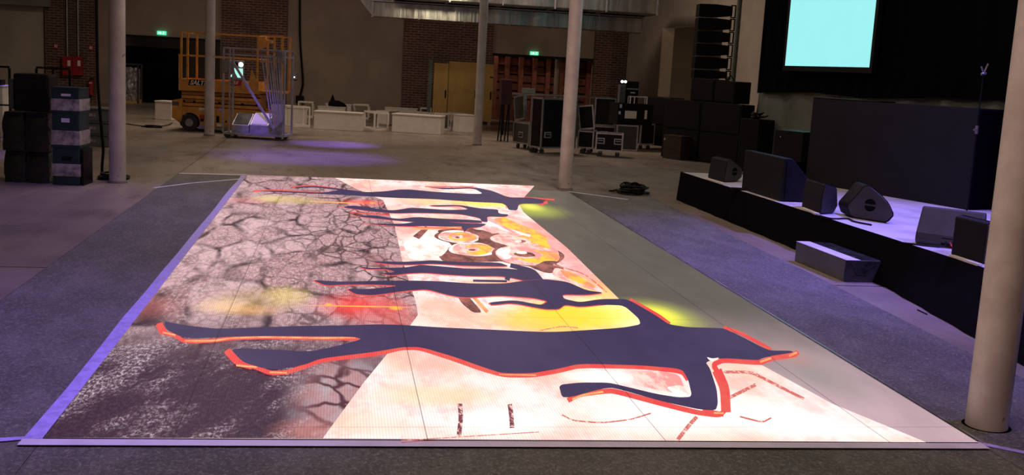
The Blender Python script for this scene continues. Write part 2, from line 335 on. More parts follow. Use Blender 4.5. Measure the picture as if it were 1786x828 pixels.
def cracked():
    t = NT('cracked_ground_picture'); co = t.coord(); x, y, z = t.sep(co); p2 = t.comb(x, t.math('MULTIPLY', y, .34), 0.0)
    wob = t.vmath('SUBTRACT', t.noise(p2, 2.0, 4, .62, col=True), (.5, .5, .5)); pw = t.vmath('ADD', p2, t.scale(wob, (.26, .22, 0)))
    def vor(vec, s, feat='DISTANCE_TO_EDGE'):
        v = t.n('ShaderNodeTexVoronoi', feature=feat); t.set(v.inputs['Vector'], vec); v.inputs['Scale'].default_value = s; return v.outputs
    e1 = t.rng(vor(pw, 2.3)[0], .004, .10, 1, 0); e2 = t.rng(vor(t.vmath('ADD', pw, (3.3, 1.7, 0)), 6.0)[0], .008, .09, 1, 0)
    wv = t.rng(t.noise(p2, 3.1, 4), .38, .64, .15, 1)
    cellc = vor(pw, 2.3, 'F1')['Color']; cr = t.sep(cellc)[0]
    grain = t.noise(p2, 34, 3, .8); mid = t.noise(p2, 5, 5, .7)
    col = t.mix(cr, (.47, .23, .25), (.74, .45, .49))
    col = t.mix(t.rng(mid, .44, .62, 0, .6), col, (.19, .095, .105))
    col = t.mix(t.rng(grain, .47, .60, 0, .65), col, (.82, .62, .62))
    # finer branching near the wall of the picture, far side
    xb = L(650, 400).x; near_wall = t.math('MULTIPLY', t.rng(x, L(420, 400).x, xb, 0, 1), t.rng(t.noise(p2, 1.7, 3), .40, .56))
    patch = t.rng(t.noise(p2, .9, 3), .42, .6)
    col = t.mix(t.math('MULTIPLY', e2, t.math('ADD', .28, t.math('MULTIPLY', near_wall, .65), clamp=True)), col, (.045, .022, .03))
    col = t.mix(t.math('MULTIPLY', e1, wv), col, (.045, .02, .03))
    # dark wet ground with bright specks, near side
    st = t.noise(t.comb(t.math('ADD', x, t.math('MULTIPLY', y, -.30)), t.math('MULTIPLY', y, .35), 0), 2.6, 6, .75)
    sp = t.noise(t.comb(x, t.math('MULTIPLY', y, .5), 0), 42, 4, .85)
    spk = t.math('MULTIPLY', t.rng(sp, .47, .60), t.rng(st, .46, .64, .05, 1))
    dark = t.mix(t.rng(st, .4, .7), (.040, .016, .038), (.10, .045, .065)); dark = t.mix(spk, dark, (.62, .50, .58))
    fy = t.rng(t.math('ADD', y, t.math('MULTIPLY', t.math('SUBTRACT', mid, .5), 1.6)), L(300, 640).y, L(300, 525).y, 1, 0)
    fy = t.math('MULTIPLY', fy, t.rng(x, L(700, 600).x, L(560, 640).x, .55, 1))
    col = t.mix(fy, col, dark)
    # tree-like dark branches in the near right corner of the ground
    br = t.rng(vor(t.vmath('ADD', t.comb(t.math('ADD', x, t.math('MULTIPLY', y, .25)), t.math('MULTIPLY', y, .6), 0), t.scale(wob, (.35, .35, 0))), 4.6)[0], .02, .13, 1, 0)
    zone = blob(t, co, 600, 690, 120, 110, .3)
    col = t.mix(zone, col, t.mix(t.rng(mid, .4, .65), (.52, .26, .27), (.50, .40, .45))); col = t.mix(t.math('MULTIPLY', zone, br), col, (.10, .03, .045))
    # lights of the picture
    for (px, py, rx, ry, c, a) in ((445, 522, 120, 34, (.50, .33, .10), .6), (500, 516, 62, 24, (.98, .70, .26), .75), (392, 533, 70, 20, (1.05, .68, .36), .8), (440, 540, 70, 14, (1.0, .50, .18), .6), (250, 535, 90, 30, (.8, .22, .2), .4),
                                   (630, 533, 105, 33, (1.1, .06, .05), .95), (700, 560, 60, 60, (.85, .12, .10), .6), (505, 348, 90, 11, (.75, .55, .15), .7), (470, 346, 40, 9, (.95, .75, .3), .6),
                                   (635, 353, 55, 8, (1.1, .12, .09), .9), (430, 350, 60, 8, (.8, .2, .2), .45), (540, 750, 90, 30, (.7, .25, .22), .6), (655, 560, 70, 70, (.75, .16, .16), .5),
                                   (640, 330, 60, 20, (.5, .25, .2), .5), (660, 455, 60, 20, (.35, .12, .13), .6)):
        f = t.math('MULTIPLY', blob(t, co, px, py, rx, ry, .1), t.rng(t.math('MULTIPLY', grain, mid), .12, .34, a*.55, a)); col = t.mix(f, col, c)
    for (px, py, rx, ry) in ((573, 531, 9, 3.4), (690, 537, 15, 5), (650, 354, 8, 2.2), (630, 534, 130, 1.6), (590, 353, 70, 1.2)):
        col = t.mix(blob(t, co, px, py, rx, ry, .2), col, (1.5, .55, .08))
    return led_out(t, co, col)
def whitewall():
    t = NT('painted_wall_picture'); co = t.coord(); x, y, z = t.sep(co); p2 = t.comb(x, y, 0.0)
    n1 = t.noise(t.comb(x, t.math('MULTIPLY', y, .55), 0), 1.5, 5, .6); n2 = t.noise(t.vmath('ADD', t.comb(x, t.math('MULTIPLY', y, .4), 0.0), (7, 3, 0)), 3.2, 7, .75); n3 = t.noise(t.comb(t.math('MULTIPLY', x, 2), y, 0), 9, 4, .7)
    col = t.mix(t.rng(n1, .42, .66, 0, .8), (1.15, .98, .94), (1.12, .60, .42))
    col = t.mix(t.math('MULTIPLY', t.rng(n2, .46, .60, 0, .85), t.rng(y, L(900, 650).y, L(900, 520).y, .45, 1)), col, (1.0, .40, .38))
    col = t.mix(t.rng(n3, .60, .72, 0, .35), col, (1.0, .42, .42))
    for (px, py, rx, ry, c, a) in ((1000, 552, 150, 38, (1.5, .85, .03), 1.0), (930, 560, 120, 30, (1.4, .72, .08), .85), (800, 555, 110, 35, (1.2, .62, .42), .7), (1060, 540, 80, 35, (1.5, 1.2, .25), .8), (1040, 500, 50, 30, (1.4, .7, .1), .8),
                                   (850, 353, 95, 11, (1.5, .95, .12), 1.0), (740, 350, 75, 10, (1.3, .75, .3), .8), (760, 384, 70, 7, (1.3, .6, .12), .6), (690, 340, 60, 30, (1.25, .70, .62), .6), (915, 500, 80, 14, (1.4, .6, .12), .9), (1000, 545, 120, 25, (1.45, .8, .05), .8), (840, 495, 60, 12, (1.2, .55, .25), .7),
                                   (760, 430, 55, 26, (1.6, 1.5, 1.45), 1.0), (900, 345, 60, 10, (1.25, .4, .4), .6), (965, 425, 75, 60, (1.15, .33, .31), .8), (690, 398, 40, 22, (1.1, .50, .45), .7), (700, 330, 90, 9, (1.15, .62, .56), .7), (890, 332, 60, 8, (1.1, .45, .48), .7), (770, 532, 70, 20, (1.15, .58, .44), .8), (860, 470, 60, 10, (1.1, .5, .35), .6), (1030, 480, 40, 30, (1.1, .3, .3), .5), (1130, 660, 60, 26, (1.2, .35, .33), .7), (760, 690, 150, 26, (1.15, .78, .46), .7), (640, 740, 110, 30, (1.2, .80, .60), .6), (880, 735, 120, 30, (1.5, 1.4, 1.3), .8), (960, 600, 1, 1, (1, 1, 1), 0), (1420, 735, 120, 14, (1.1, .5, .45), .6), (1200, 720, 300, 55, (1.7, 1.5, 1.45), .6), (1400, 740, 140, 30, (1.7, 1.5, 1.5), .6), (1050, 657, 90, 14, (1.6, 1.5, 1.4), .8)):
        col = t.mix(t.math('MULTIPLY', blob(t, co, px, py, rx, ry, .25), t.rng(n3, .3, .6, a*.75, a)), col, c)
    return led_out(t, co, col)
def greyzone():
    t = NT('grey_ceiling_picture'); co = t.coord(); x, y, z = t.sep(co)
    n = t.noise(t.comb(x, t.math('MULTIPLY', y, .3), 0), 3, 4, .6)
    f = t.rng(y, L(1560, 745).y, L(1250, 520).y, 0, 1)
    col = t.mix(f, (.58, .40, .44), (.125, .106, .085)); k = t.rng(n, .3, .7, .9, 1.1); col = t.vmath('MULTIPLY', col, t.comb(k, k, k))
    for (px, py, rx, ry, c, a) in ((1440, 660, 110, 60, (.30, .28, .26), .5), (1150, 552, 100, 42, (.80, .85, .10), .75), (1150, 550, 55, 26, (1.2, 1.15, .10), .95), (930, 366, 75, 18, (.55, .62, .08), .8), (925, 360, 32, 10, (1.1, 1.0, .15), .9), (1380, 620, 50, 30, (.6, .3, .25), .5)):
        col = t.mix(blob(t, co, px, py, rx, ry, .0, a), col, c)
    return led_out(t, co, col)
def paint(name, c1, c2, s=5.0, th=(.4, .62)):
    t = NT(name); co = t.coord(); x, y, z = t.sep(co); n = t.noise(t.comb(x, t.math('MULTIPLY', y, .35), 0), s, 6, .75)
    return led_out(t, co, t.mix(t.rng(n, *th), c1, c2))
LM = [cracked(), whitewall(), greyzone(), paint('navy_silhouette_picture', (.046, .032, .095), (.060, .042, .115), 1.2),
      paint('red_outline_picture', (.90, .07, .07), (.85, .12, .09), 6), paint('orange_outline_picture', (1.25, .50, .20), (1.1, .26, .12), 7),
      paint('rose_pink_picture', (1.1, .36, .34), (1.2, .80, .70), 6, (.42, .58)), paint('rose_yellow_picture', (1.35, .72, .05), (1.15, .33, .16), 5, (.42, .58)),
      paint('umber_shadow_picture', (.13, .045, .04), (.45, .15, .13), 6), paint('pale_highlight_picture', (1.3, 1.15, 1.05), (1.15, .72, .62), 7, (.48, .62)), paint('maroon_scribble_picture', (.22, .05, .08), (1.1, .7, .6), 40, (.5, .58)), paint('salmon_scribble_picture', (.70, .16, .14), (1.2, .8, .7), 30, (.5, .62))]
CRK, WHT, GRY, NVY, RED, ORG, PNK, YEL, UMB, PAL, MRN, SAL = range(12)
led = MB(); lay = [0.0]
def smooth(p, closed=True, it=2):
    for _ in range(it):
        q = []; n = len(p)
        for i in range(n if closed else n-1):
            a, c = p[i], p[(i+1) % n]; q += [(a[0]*.84+c[0]*.16, a[1]*.84+c[1]*.16), (a[0]*.16+c[0]*.84, a[1]*.16+c[1]*.84)]
        p = q if closed else [p[0]]+q+[p[-1]]
    return p
def shape(m, pts, sm=2):
    lay[0] += .00012; p = smooth(pts, True, sm) if sm else pts; led.mat(m).flat([L(x, y, lay[0]) for x, y in p])
def ribbon(m, pts, w, sm=2):     # w: width in picture pixels (one or per end)
    lay[0] += .00012; p = smooth(pts, False, sm); n = len(p); led.mat(m); l = []; r = []
    for i in range(n):
        a = p[max(i-1, 0)]; c = p[min(i+1, n-1)]; dx, dy = c[0]-a[0], c[1]-a[1]; d = math.hypot(dx, dy) or 1
        ww = (w if not isinstance(w, tuple) else w[0]+(w[1]-w[0])*i/(n-1))/2
        l.append(L(p[i][0]-dy/d*ww, p[i][1]+dx/d*ww, lay[0])); r.append(L(p[i][0]+dy/d*ww, p[i][1]-dx/d*ww, lay[0]))
    led.add(l+r, [(i, i+1, n+i+1, n+i) for i in range(n-1)])
def ell(m, cx, cy, rx, ry, tilt=.04, wob=.06, n=36, seed=0):
    rr = random.Random(seed); lay[0] += .00012; ph = [rr.uniform(0, 6.28) for _ in range(3)]
    pts = []
    for i in range(n):
        a = 2*math.pi*i/n; k = 1+wob*(math.sin(2*a+ph[0])+.6*math.sin(3*a+ph[1])+.4*math.sin(5*a+ph[2]))
        pts.append((cx+rx*k*math.cos(a), cy+ry*k*math.sin(a)+tilt*rx*math.cos(a)))
    led.mat(m).flat([L(x, y, lay[0]) for x, y in pts])
NL, NR, FR, FL = (76, 763), (1706, 771), (990, 334), (432, 305)
BW = [(563, 764), (632, 670), (672, 621), (714, 569), (729, 549), (725, 525), (702, 455), (688, 392), (668, 349), (627, 332), (584, 310)]
BG = [(932, 324), (915, 343), (906, 357), (913, 370), (988, 431), (1100, 541), (1263, 629), (1330, 637), (1450, 703), (1615, 771)]
shape(GRY, [NL, NR, FR, FL], 0)
shape(CRK, [NL]+BW+[FL], 0)
shape(WHT, BW+BG, 0)
# painted motifs on the wall of the picture
shape(UMB, [(720, 412), (742, 394), (749, 398), (731, 417)], 0)
shape(UMB, [(760, 442), (790, 430), (780, 420), (785, 402), (850, 400), (900, 440), (940, 445), (990, 470), (955, 478), (900, 455), (800, 458), (775, 458)])
shape(UMB, [(760, 402), (790, 396), (830, 398), (835, 412), (780, 415)]); shape(UMB, [(850, 420), (855, 408), (872, 406), (880, 425), (868, 435)])
shape(PAL, [(700, 418), (760, 425), (785, 430), (770, 448), (715, 455)])
ell(UMB, 799, 413, 38, 13, seed=1); ell(PAL, 799, 413, 35, 11, seed=2); ell(PNK, 800, 413, 33, 9.5, seed=3); ell(YEL, 806, 413, 23, 8, seed=4); ell(PNK, 797, 413, 11, 3.6, seed=5); ell(UMB, 798, 414, 4, 1.4, seed=6)
ell(UMB, 825, 436, 42, 14, seed=7); ell(PAL, 824, 435, 39, 12.5, seed=8); ell(PNK, 824, 435, 36, 11, seed=9); ell(YEL, 834, 435, 24, 9.5, seed=10); ell(PNK, 823, 435, 14, 4.2, seed=11); ell(UMB, 823, 436, 6, 1.7, seed=12)
ell(PNK, 906, 418, 46, 13, seed=13); ell(YEL, 925, 420, 30, 10, seed=14); ell(PNK, 906, 420, 20, 6, seed=15); ell(UMB, 908, 421, 9, 2.6, seed=16); ell(PAL, 904, 421, 6, 2, seed=17)
ell(UMB, 922, 446, 60, 20, seed=18); ell(PNK, 921, 444, 58, 18.5, seed=19); ell(PAL, 880, 442, 14, 10, seed=20); ell(YEL, 938, 448, 38, 12, seed=21); ell(PNK, 916, 443, 30, 8, seed=22); ell(UMB, 915, 444, 19, 4.4, seed=23); ell(PAL, 910, 441, 10, 2.4, seed=24)
shape(YEL, [(860, 381), (882, 380), (915, 395), (956, 417), (950, 419), (905, 404), (875, 394)]); shape(YEL, [(935, 420), (955, 424), (962, 434), (940, 432)])
ribbon(YEL, [(868, 372), (890, 388), (930, 402), (955, 416)], 4); ribbon(PAL, [(845, 385), (880, 400), (925, 412)], 4); ribbon(PNK, [(870, 392), (905, 410)], 4)
shape(UMB, [(925, 468), (950, 455), (975, 456), (958, 476)]); shape(PNK, [(968, 466), (1010, 480), (1052, 506), (1050, 512), (1000, 495), (962, 480)])
shape(YEL, [(975, 470), (1000, 476), (1040, 500), (1035, 504), (985, 484)]); ribbon(SAL, [(965, 462), (1020, 478), (1058, 510)], 2)
shape(UMB, [(795, 512), (815, 515), (842, 546), (825, 546), (805, 530)]); ribbon(ORG, [(820, 512), (850, 545)], 6)
shape(PNK, [(1100, 650), (1150, 647), (1186, 655), (1196, 688), (1160, 684), (1110, 672)], 2); shape(PAL, [(1160, 676), (1190, 672), (1204, 692), (1180, 690)])
ribbon(MRN, [(802, 705), (804, 730), (800, 763)], 8); ribbon(MRN, [(889, 706), (892, 728), (893, 748)], 8)
ribbon(SAL, [(1215, 728), (1200, 745), (1182, 768)], 7); ribbon(SAL, [(980, 725), (1000, 735), (1050, 739), (1100, 733), (1135, 722)], 2.5); ribbon(SAL, [(1262, 650), (1310, 650), (1345, 668), (1402, 697)], 5); ribbon(SAL, [(1272, 695), (1318, 672)], 6)
ribbon(SAL, [(1290, 728), (1330, 738), (1345, 730)], 3); ribbon(SAL, [(940, 578), (980, 570), (1008, 573)], 1.5); ribbon(SAL, [(700, 770), (940, 755)], 1.5)
# dancers lying along the picture: red glow first, navy figure over it
top = [(447, 334), (480, 333), (560, 337), (600, 331), (640, 336), (674, 334), (696, 331), (716, 331), (757, 335), (802, 338), (844, 339), (826, 329), (777, 331), (741, 327), (780, 328), (826, 327), (858, 333), (887, 345), (922, 345), (950, 349), (947, 356), (905, 356), (902, 368), (887, 367), (884, 360), (875, 355), (824, 353), (757, 348), (690, 346), (622, 342), (560, 339), (490, 336)]
ribbon(RED, [(440, 334), (480, 332), (540, 336), (610, 339)], 2.6); ribbon(RED, [(508, 327), (540, 324), (580, 328), (620, 336), (655, 339)], 2.4); ribbon(RED, [(741, 326), (826, 326)], 1.6); ribbon(RED, [(915, 345), (967, 349)], 2.5); ribbon(RED, [(940, 357), (955, 353)], 5); ribbon(ORG, [(882, 362), (906, 357)], 5)
ribbon(NVY, [(515, 328), (545, 326), (585, 330), (640, 337)], 2.5); shape(NVY, top)
g = [[(600, 361), (618, 359), (651, 364), (685, 368), (716, 363), (739, 364), (779, 367), (819, 366), (802, 360), (760, 361), (745, 359), (802, 358), (835, 364), (869, 366), (869, 373), (888, 375), (882, 379), (849, 378), (851, 388), (840, 387), (837, 381), (802, 374), (734, 372), (685, 373), (645, 369), (600, 363)],
     [(620, 378), (651, 376), (694, 383), (725, 379), (768, 382), (838, 385), (842, 390), (779, 388), (721, 388), (674, 384)],
     [(640, 391), (678, 391), (705, 391), (734, 386), (779, 388), (808, 390), (850, 391), (838, 397), (817, 399), (810, 406), (806, 399), (779, 396), (743, 395), (700, 396), (660, 393)]]
for q in g: ribbon(RED, [(q[0][0]-10, q[0][1]), (q[0][0]+40, q[0][1]+2)], 1.2); shape(RED, [(x, y+.8) for x, y in q]); shape(NVY, q)
ribbon(ORG, [(718, 400), (805, 398)], 4); ribbon(RED, [(700, 396), (800, 400)], 1.5); ribbon(RED, [(610, 371), (680, 376)], 2)
g = [[(623, 466), (650, 469), (705, 468), (735, 463), (772, 466), (815, 470), (878, 469), (921, 473), (937, 482), (957, 494), (940, 497), (880, 483), (823, 483), (776, 480), (741, 477), (714, 478), (682, 482), (663, 478), (690, 476), (676, 471), (640, 471)],
     [(659, 457), (700, 458), (725, 457), (753, 455), (792, 458), (870, 459), (890, 466), (815, 465), (753, 461), (721, 463), (690, 463), (650, 459)]]
for q in g: shape(RED, [(x, y+1.5) for x, y in q]); shape(NVY, q)
ribbon(NVY, [(890, 474), (884, 490)], 9); ribbon(NVY, [(825, 491), (884, 492)], 4); ribbon(NVY, [(890, 464), (930, 474), (945, 492)], 8)
sec = [(545, 490), (565, 491), (592, 493), (635, 492), (674, 491), (721, 491), (765, 492), (823, 496), (882, 496), (915, 491), (949, 488), (990, 493), (1023, 508), (1055, 512), (1023, 516), (980, 515), (984, 523), (1012, 529), (1050, 523), (1092, 523), (1100, 531), (1066, 531), (1012, 537), (985, 533), (975, 541), (949, 541), (894, 530), (855, 534), (855, 529), (898, 525), (945, 534), (956, 527), (929, 521), (870, 517), (808, 521), (776, 515), (745, 506), (706, 509), (651, 517), (620, 515), (604, 505), (643, 506), (698, 500), (651, 498), (604, 498), (569, 500)]
shape(RED, [(x, y+1.8) for x, y in sec]); shape(RED, [(x-3, y) for x, y in sec]); shape(NVY, sec)
big = [(287, 562), (300, 566), (340, 572), (380, 576), (440, 574), (520, 571), (600, 570), (660, 568), (700, 569), (760, 573), (847, 577), (960, 582), (1057, 576), (1091, 573), (1117, 568), (1114, 558), (1088, 535), (1055, 534), (1020, 534), (1040, 529), (1078, 524), (1097, 525), (1145, 553), (1166, 568), (1200, 573), (1242, 574), (1262, 575), (1288, 587), (1325, 606), (1343, 614), (1378, 614), (1385, 617), (1347, 623), (1330, 627), (1322, 631), (1259, 627), (1230, 634), (1238, 645), (1250, 682), (1252, 707), (1248, 719), (1217, 717), (1154, 703), (1070, 679), (1049, 681), (994, 696), (980, 696), (974, 674), (1011, 670), (1061, 670), (1091, 677), (1145, 690), (1183, 696), (1207, 695), (1200, 665), (1189, 646), (1120, 640), (1011, 637), (973, 646), (927, 654), (876, 654), (839, 642), (792, 625), (734, 608), (702, 608), (657, 616), (559, 628), (532, 639), (483, 648), (462, 646), (424, 635), (403, 613), (420, 610), (490, 613), (538, 616), (580, 608), (632, 594), (617, 590), (455, 589), (407, 590), (379, 591), (337, 593), (313, 589), (289, 577)]
for pts, w in (([(276, 566), (283, 582), (306, 587), (318, 596), (337, 598), (375, 596), (404, 592), (460, 590), (560, 592), (632, 593)], 7), ([(395, 613), (412, 636), (445, 642), (470, 653), (500, 652), (530, 642), (560, 630), (660, 619), (700, 609), (732, 609), (790, 628), (840, 646), (880, 657), (930, 657), (975, 649), (1011, 640), (1120, 642), (1190, 650), (1200, 665)], 8),
               ([(990, 701), (1012, 690), (1052, 685), (1070, 684), (1155, 707), (1215, 722), (1255, 727), (1264, 718), (1268, 690), (1260, 665), (1243, 638), (1262, 630), (1325, 635), (1345, 627), (1385, 621), (1392, 616)], 9), ([(1098, 524), (1150, 553), (1168, 567)], 6), ([(1262, 573), (1290, 582), (1333, 605), (1345, 613)], 6)):
    ribbon(RED, pts, w, 4)
ribbon(RED, [(1250, 648), (1264, 680), (1266, 722)], 17, 3); ribbon(RED, [(1225, 718), (1262, 726)], 8)
ribbon(RED, [(277, 567), (286, 584)], 13); ribbon(RED, [(396, 614), (414, 634), (440, 641)], 13)
for pts, w in (([(284, 582), (306, 587)], 4), ([(322, 597), (372, 597), (404, 592), (460, 590), (560, 592), (620, 591)], 4), ([(412, 640), (448, 643)], 4), ([(470, 652), (500, 653)], 4), ([(870, 656), (935, 657)], 3), ([(998, 700), (1015, 692), (1052, 686)], 5), ([(1325, 634), (1345, 627)], 5), ([(1376, 623), (1390, 617)], 5), ([(1245, 723), (1262, 724)], 4)):
    ribbon(ORG, pts, w*.75, 4)
shape(NVY, big, 3)
shape(PAL, [(1232, 625), (1242, 628), (1254, 626), (1250, 631), (1238, 632)])
led_root = thing('led_dance_floor', L(76, 763)*0+Vector((0, 0, 0)), 0, 'long walkable screen laid on the floor glowing with dancer silhouettes and cracked ground', 'led floor')
led.build('display_surface', LM, led_root)
c0, c1, c2, c3 = [L(*q) for q in (NL, NR, FR, FL)]
fr = MB(); n = [c0, c1, c2, c3]; cen = (c0+c1+c2+c3)/4
fr.add([Vector((p.x, p.y, .002)) for p in n]+[Vector((p.x, p.y, ZL-.001)) for p in n], [(0, 1, 2, 3), (4, 5, 6, 7), (0, 1, 5, 4), (1, 2, 6, 5), (2, 3, 7, 6), (3, 0, 4, 7)])
fr.build('panel_base', M['black'], led_root)
# floor mats around it
def slab(name, pts, z0, z1, mat, label, cat, group=None, parent=None):
    b = MB(); n = len(pts); b.add([(p[0], p[1], z0) for p in pts]+[(p[0], p[1], z1) for p in pts], [tuple(range(n-1, -1, -1)), tuple(range(n, 2*n))]+[(i, (i+1) % n, n+(i+1) % n, n+i) for i in range(n)])
    o = b.build(name, mat, parent)
    if label: tag(o, label, cat, group)
    return o
ZM = .030
def Mt(px, py): p = G(px, py, ZM); return (p.x, p.y)
lx0 = Mt(180, 395)[0]; xl_n, xl_f = c0.x-.012, c3.x-.012
slab('floor_mat', [(lx0, 4.0), (xl_n, 4.0), (xl_n, c0.y), (xl_f, c3.y), Mt(312, 302)], .001, ZM, M['mat'], 'dark grey carpet mat along the left side of the glowing floor screen', 'mat')
rx0 = Mt(1400, 470)[0]; xr_n, xr_f = c1.x+.02, c2.x+.02
slab('floor_mat', [(xr_n, c1.y), (xr_n+.02, 4.0), (rx0-.05, 4.0), Mt(1700, 620), Mt(1400, 470), Mt(1140, 345), (xr_f+.1, c2.y+.12), (xr_f, c2.y)], .001, ZM, M['mat'], 'dark grey carpet mat between the glowing floor screen and the stage', 'mat')
slab('floor_mat', [(xl_n+.003, 3.6), (xr_n-.0, 3.6), (xr_n-.002, c1.y-.07), (xl_n+.003, c0.y-.07)], .001, ZM, M['mat'], 'dark grey carpet mat across the near end of the glowing floor screen', 'mat')
def strip(pts, w, z, mat, label, wob=.0, cat='tape', name='floor_tape'):
    b = MB(); l = []; r = []; pp = []
    for (a, c) in zip(pts, pts[1:]):
        k = 14 if wob else 1
        for i in range(k): pp.append(a.lerp(c, i/k))
    pp.append(pts[-1]); rr = random.Random(len(label))
    for i, p in enumerate(pp):
        d = (pp[min(i+1, len(pp)-1)]-pp[max(i-1, 0)]); q = Vector((-d.y, d.x, 0)).normalized()
        l.append(p+q*(w/2+rr.uniform(-wob, wob))); r.append(p-q*(w/2+rr.uniform(-wob, wob)*.2))
    n = len(pp); V = [Vector((p.x, p.y, z+dz)) for dz in (-.001, .001) for p in l+r]
    f = []
    for i in range(n-1): f += [(i, i+1, n+i+1, n+i), (2*n+i, 2*n+i+1, 3*n+i+1, 3*n+i), (i, i+1, 2*n+i+1, 2*n+i), (n+i, n+i+1, 3*n+i+1, 3*n+i)]
    f += [(0, n, 3*n, 2*n), (n-1, 2*n-1, 4*n-1, 3*n-1)]
    b.add(V, f); return tag(b.build(name, mat), label, cat)
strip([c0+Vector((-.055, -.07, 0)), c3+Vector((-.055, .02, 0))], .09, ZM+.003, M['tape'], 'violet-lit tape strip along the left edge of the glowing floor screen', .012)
strip([c0+Vector((-.10, -.045, 0)), c1+Vector((.02, -.045, 0))], .085, ZL-.005, M['tapeclean'], 'straight tape strip along the near edge of the glowing floor screen')
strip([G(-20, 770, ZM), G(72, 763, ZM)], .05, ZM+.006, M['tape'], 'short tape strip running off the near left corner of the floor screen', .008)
strip([G(312, 302.5, ZM), G(430, 305, ZM)], .10, ZM+.003, M['tapeclean'], 'thin tape line across the far end of the left mat, topmost of two')
strip([G(268, 328, ZM), G(330, 320, ZM), G(424, 312, ZM)], .06, ZM+.004, M['tapeclean'], 'thin slanting tape line crossing the left mat, below the far one')
strip([c1+Vector((.05, .02, 0)), c2.lerp(c1, .35)+Vector((.05, 0, 0)), c2+Vector((.05, 0, 0))], .02, ZM+.003, M['alu'], 'thin pale edging strip along the right side of the floor screen', cat='edging', name='edge_strip')
strip([G(990, 334, ZM), G(1095, 348, ZM)], .07, ZM+.003, M['tapeclean'], 'pale tape line from the column foot towards the coiled cables on the right')
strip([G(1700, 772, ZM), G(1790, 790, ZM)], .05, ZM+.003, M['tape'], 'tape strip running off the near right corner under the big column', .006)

# ================================================================== COLUMNS
def column(px, py, r, label):
    p = G(px, py, 0); t = thing('column', p, 0, label, 'column', 'round columns of the hall')
    MB().cyl((0, 0, .012), (0, 0, ZC-.002), r*1.02, r*.98, 40).build('shaft', M['column'], t, smooth=True)
    MB().cyl((0, 0, .001), (0, 0, .03), r*1.22, r*1.18, 40).build('base_plate', M['concrete'], t, smooth=True)
column(205, 318, .115, 'pale round column beside the stacked crates on the left')
column(365, 236, .112, 'pale round column in front of the orange scissor lift')
column(832, 253, .105, 'pale round column in front of the yellow boards, farthest back')
column(985, 330, .112, 'pale pinkish round column at the far right corner of the floor screen')
column(1719, 750, .118, 'large pinkish round column nearest the viewer at the right edge')

# ================================================================== STAGE
ZS = .457
st = thing('stage', (5.5, 16.5, 0), 0, 'long low stage with black skirt and pale deck along the right side', 'stage')
o = Vector((5.5, 16.5, 0))
T0, T1 = Vector((5.50, 16.62, ZS)), G(1710, 465, ZS); T1 = T0+(T1-T0)*1.7
B0, B1 = Vector((5.46, 16.62, .005)), G(1705, 592, 0); B1 = B0+(B1-B0)*1.6; B1.z = .005; T1.z = ZS
b = MB(); D = [T0, T1, Vector((9.05, T1.y, ZS)), Vector((9.05, 16.62, ZS))]
b.add([p-o for p in D]+[p-o-Vector((0, 0, .05)) for p in D], [(0, 1, 2, 3), (7, 6, 5, 4), (0, 4, 5, 1), (1, 5, 6, 2), (2, 6, 7, 3), (3, 7, 4, 0)])
M['deck'] = pm('pale_stage_deck', (.70, .68, .72), .33, var=.08, scale=2)
b.build('deck', M['deck'], st)
sk = MB(); n = 60; vs = []
BP = [B0]+[G(1380, 432), G(1545, 501), G(1705, 592)]; BP.append(BP[-1]+(BP[-1]-BP[-2])*1.2)
def skirt_foot(y):
    for a, c in zip(BP, BP[1:]):
        if c.y <= y <= a.y: q = a.lerp(c, (a.y-y)/(a.y-c.y)); q.z = .005; return q
    q = BP[-1].copy(); q.z = .005; return q
for i in range(n+1):
    f = i/n; a = T0.lerp(T1, f)-o; c = skirt_foot(a.y+o.y)-o; w = .006*math.sin(i*2.1)
    vs += [a+Vector((-.012, 0, .006)), a.lerp(c, .5)+Vector((-.012+w, 0, 0)), c+Vector((-.012+w*1.6, 0, 0))]
sk.add(vs, [(3*i+j, 3*i+3+j, 3*i+4+j, 3*i+1+j) for i in range(n) for j in range(2)])
k = len(sk.v); e = [T0-o+Vector((-.012, .01, .006)), Vector((9.05, 16.63, ZS+.006))-o, Vector((9.05, 16.63, .005))-o, B0-o+Vector((-.012, .01, 0))]
sk.add(e, [(0, 1, 2, 3)])
so = sk.build('skirt', M['skirt'], st); sm = so.modifiers.new('thickness', 'SOLIDIFY'); sm.thickness = .006
def edge_x(Y): return T0.x+(T1.x-T0.x)*(Y-T0.y)/(T1.y-T0.y)
# big covered box on the stage
A, B_ = G(1404, 318, ZS), G(1685, 366, ZS); loc, rz, w = ab(A, B_); h1 = hgt(A, 172); h2 = hgt(B_, 190); hb = (h1+h2)/2
t = thing('covered_box', loc+Vector((0, 0, .004)), rz, 'huge charcoal covered box standing on the stage below the bright screen', 'box')
MB().prism([(0, .0), (w, .0), (w, h2), (0, h1)], 0, .62, 'y').build('cover', M['boxwrap'], t, bevel=.01)
MB().box(w-.0+.004, w+.03, .03, .60, .0, h2-.02).build('side_panel', M['curtain'], t)
MB().prism([(w*.0, h1+.001), (w*.45, h1+(h2-h1)*.45+.001), (w*.45, h1+(h2-h1)*.45+.02), (0, h1+.02)], .0, .3, 'y').build('top_rail', M['black'], t)
# second dark box further right behind the mic stand
C_ = G(1700, 366, ZS)
t = thing('covered_box', (8.35, 12.1, ZS+.004), -1.5, 'black covered box on the stage partly behind the microphone stand and right column', 'box')
hh = hgt(Vector((8.25, 12.15, ZS)), 192)
MB().box(.05, 2.2, 0, .55, 0, hh).build('cover', M['curtain'], t, bevel=.01); MB().box(.05, 2.2, -.008, .0, hh-.05, hh).build('top_band', M['black'], t)
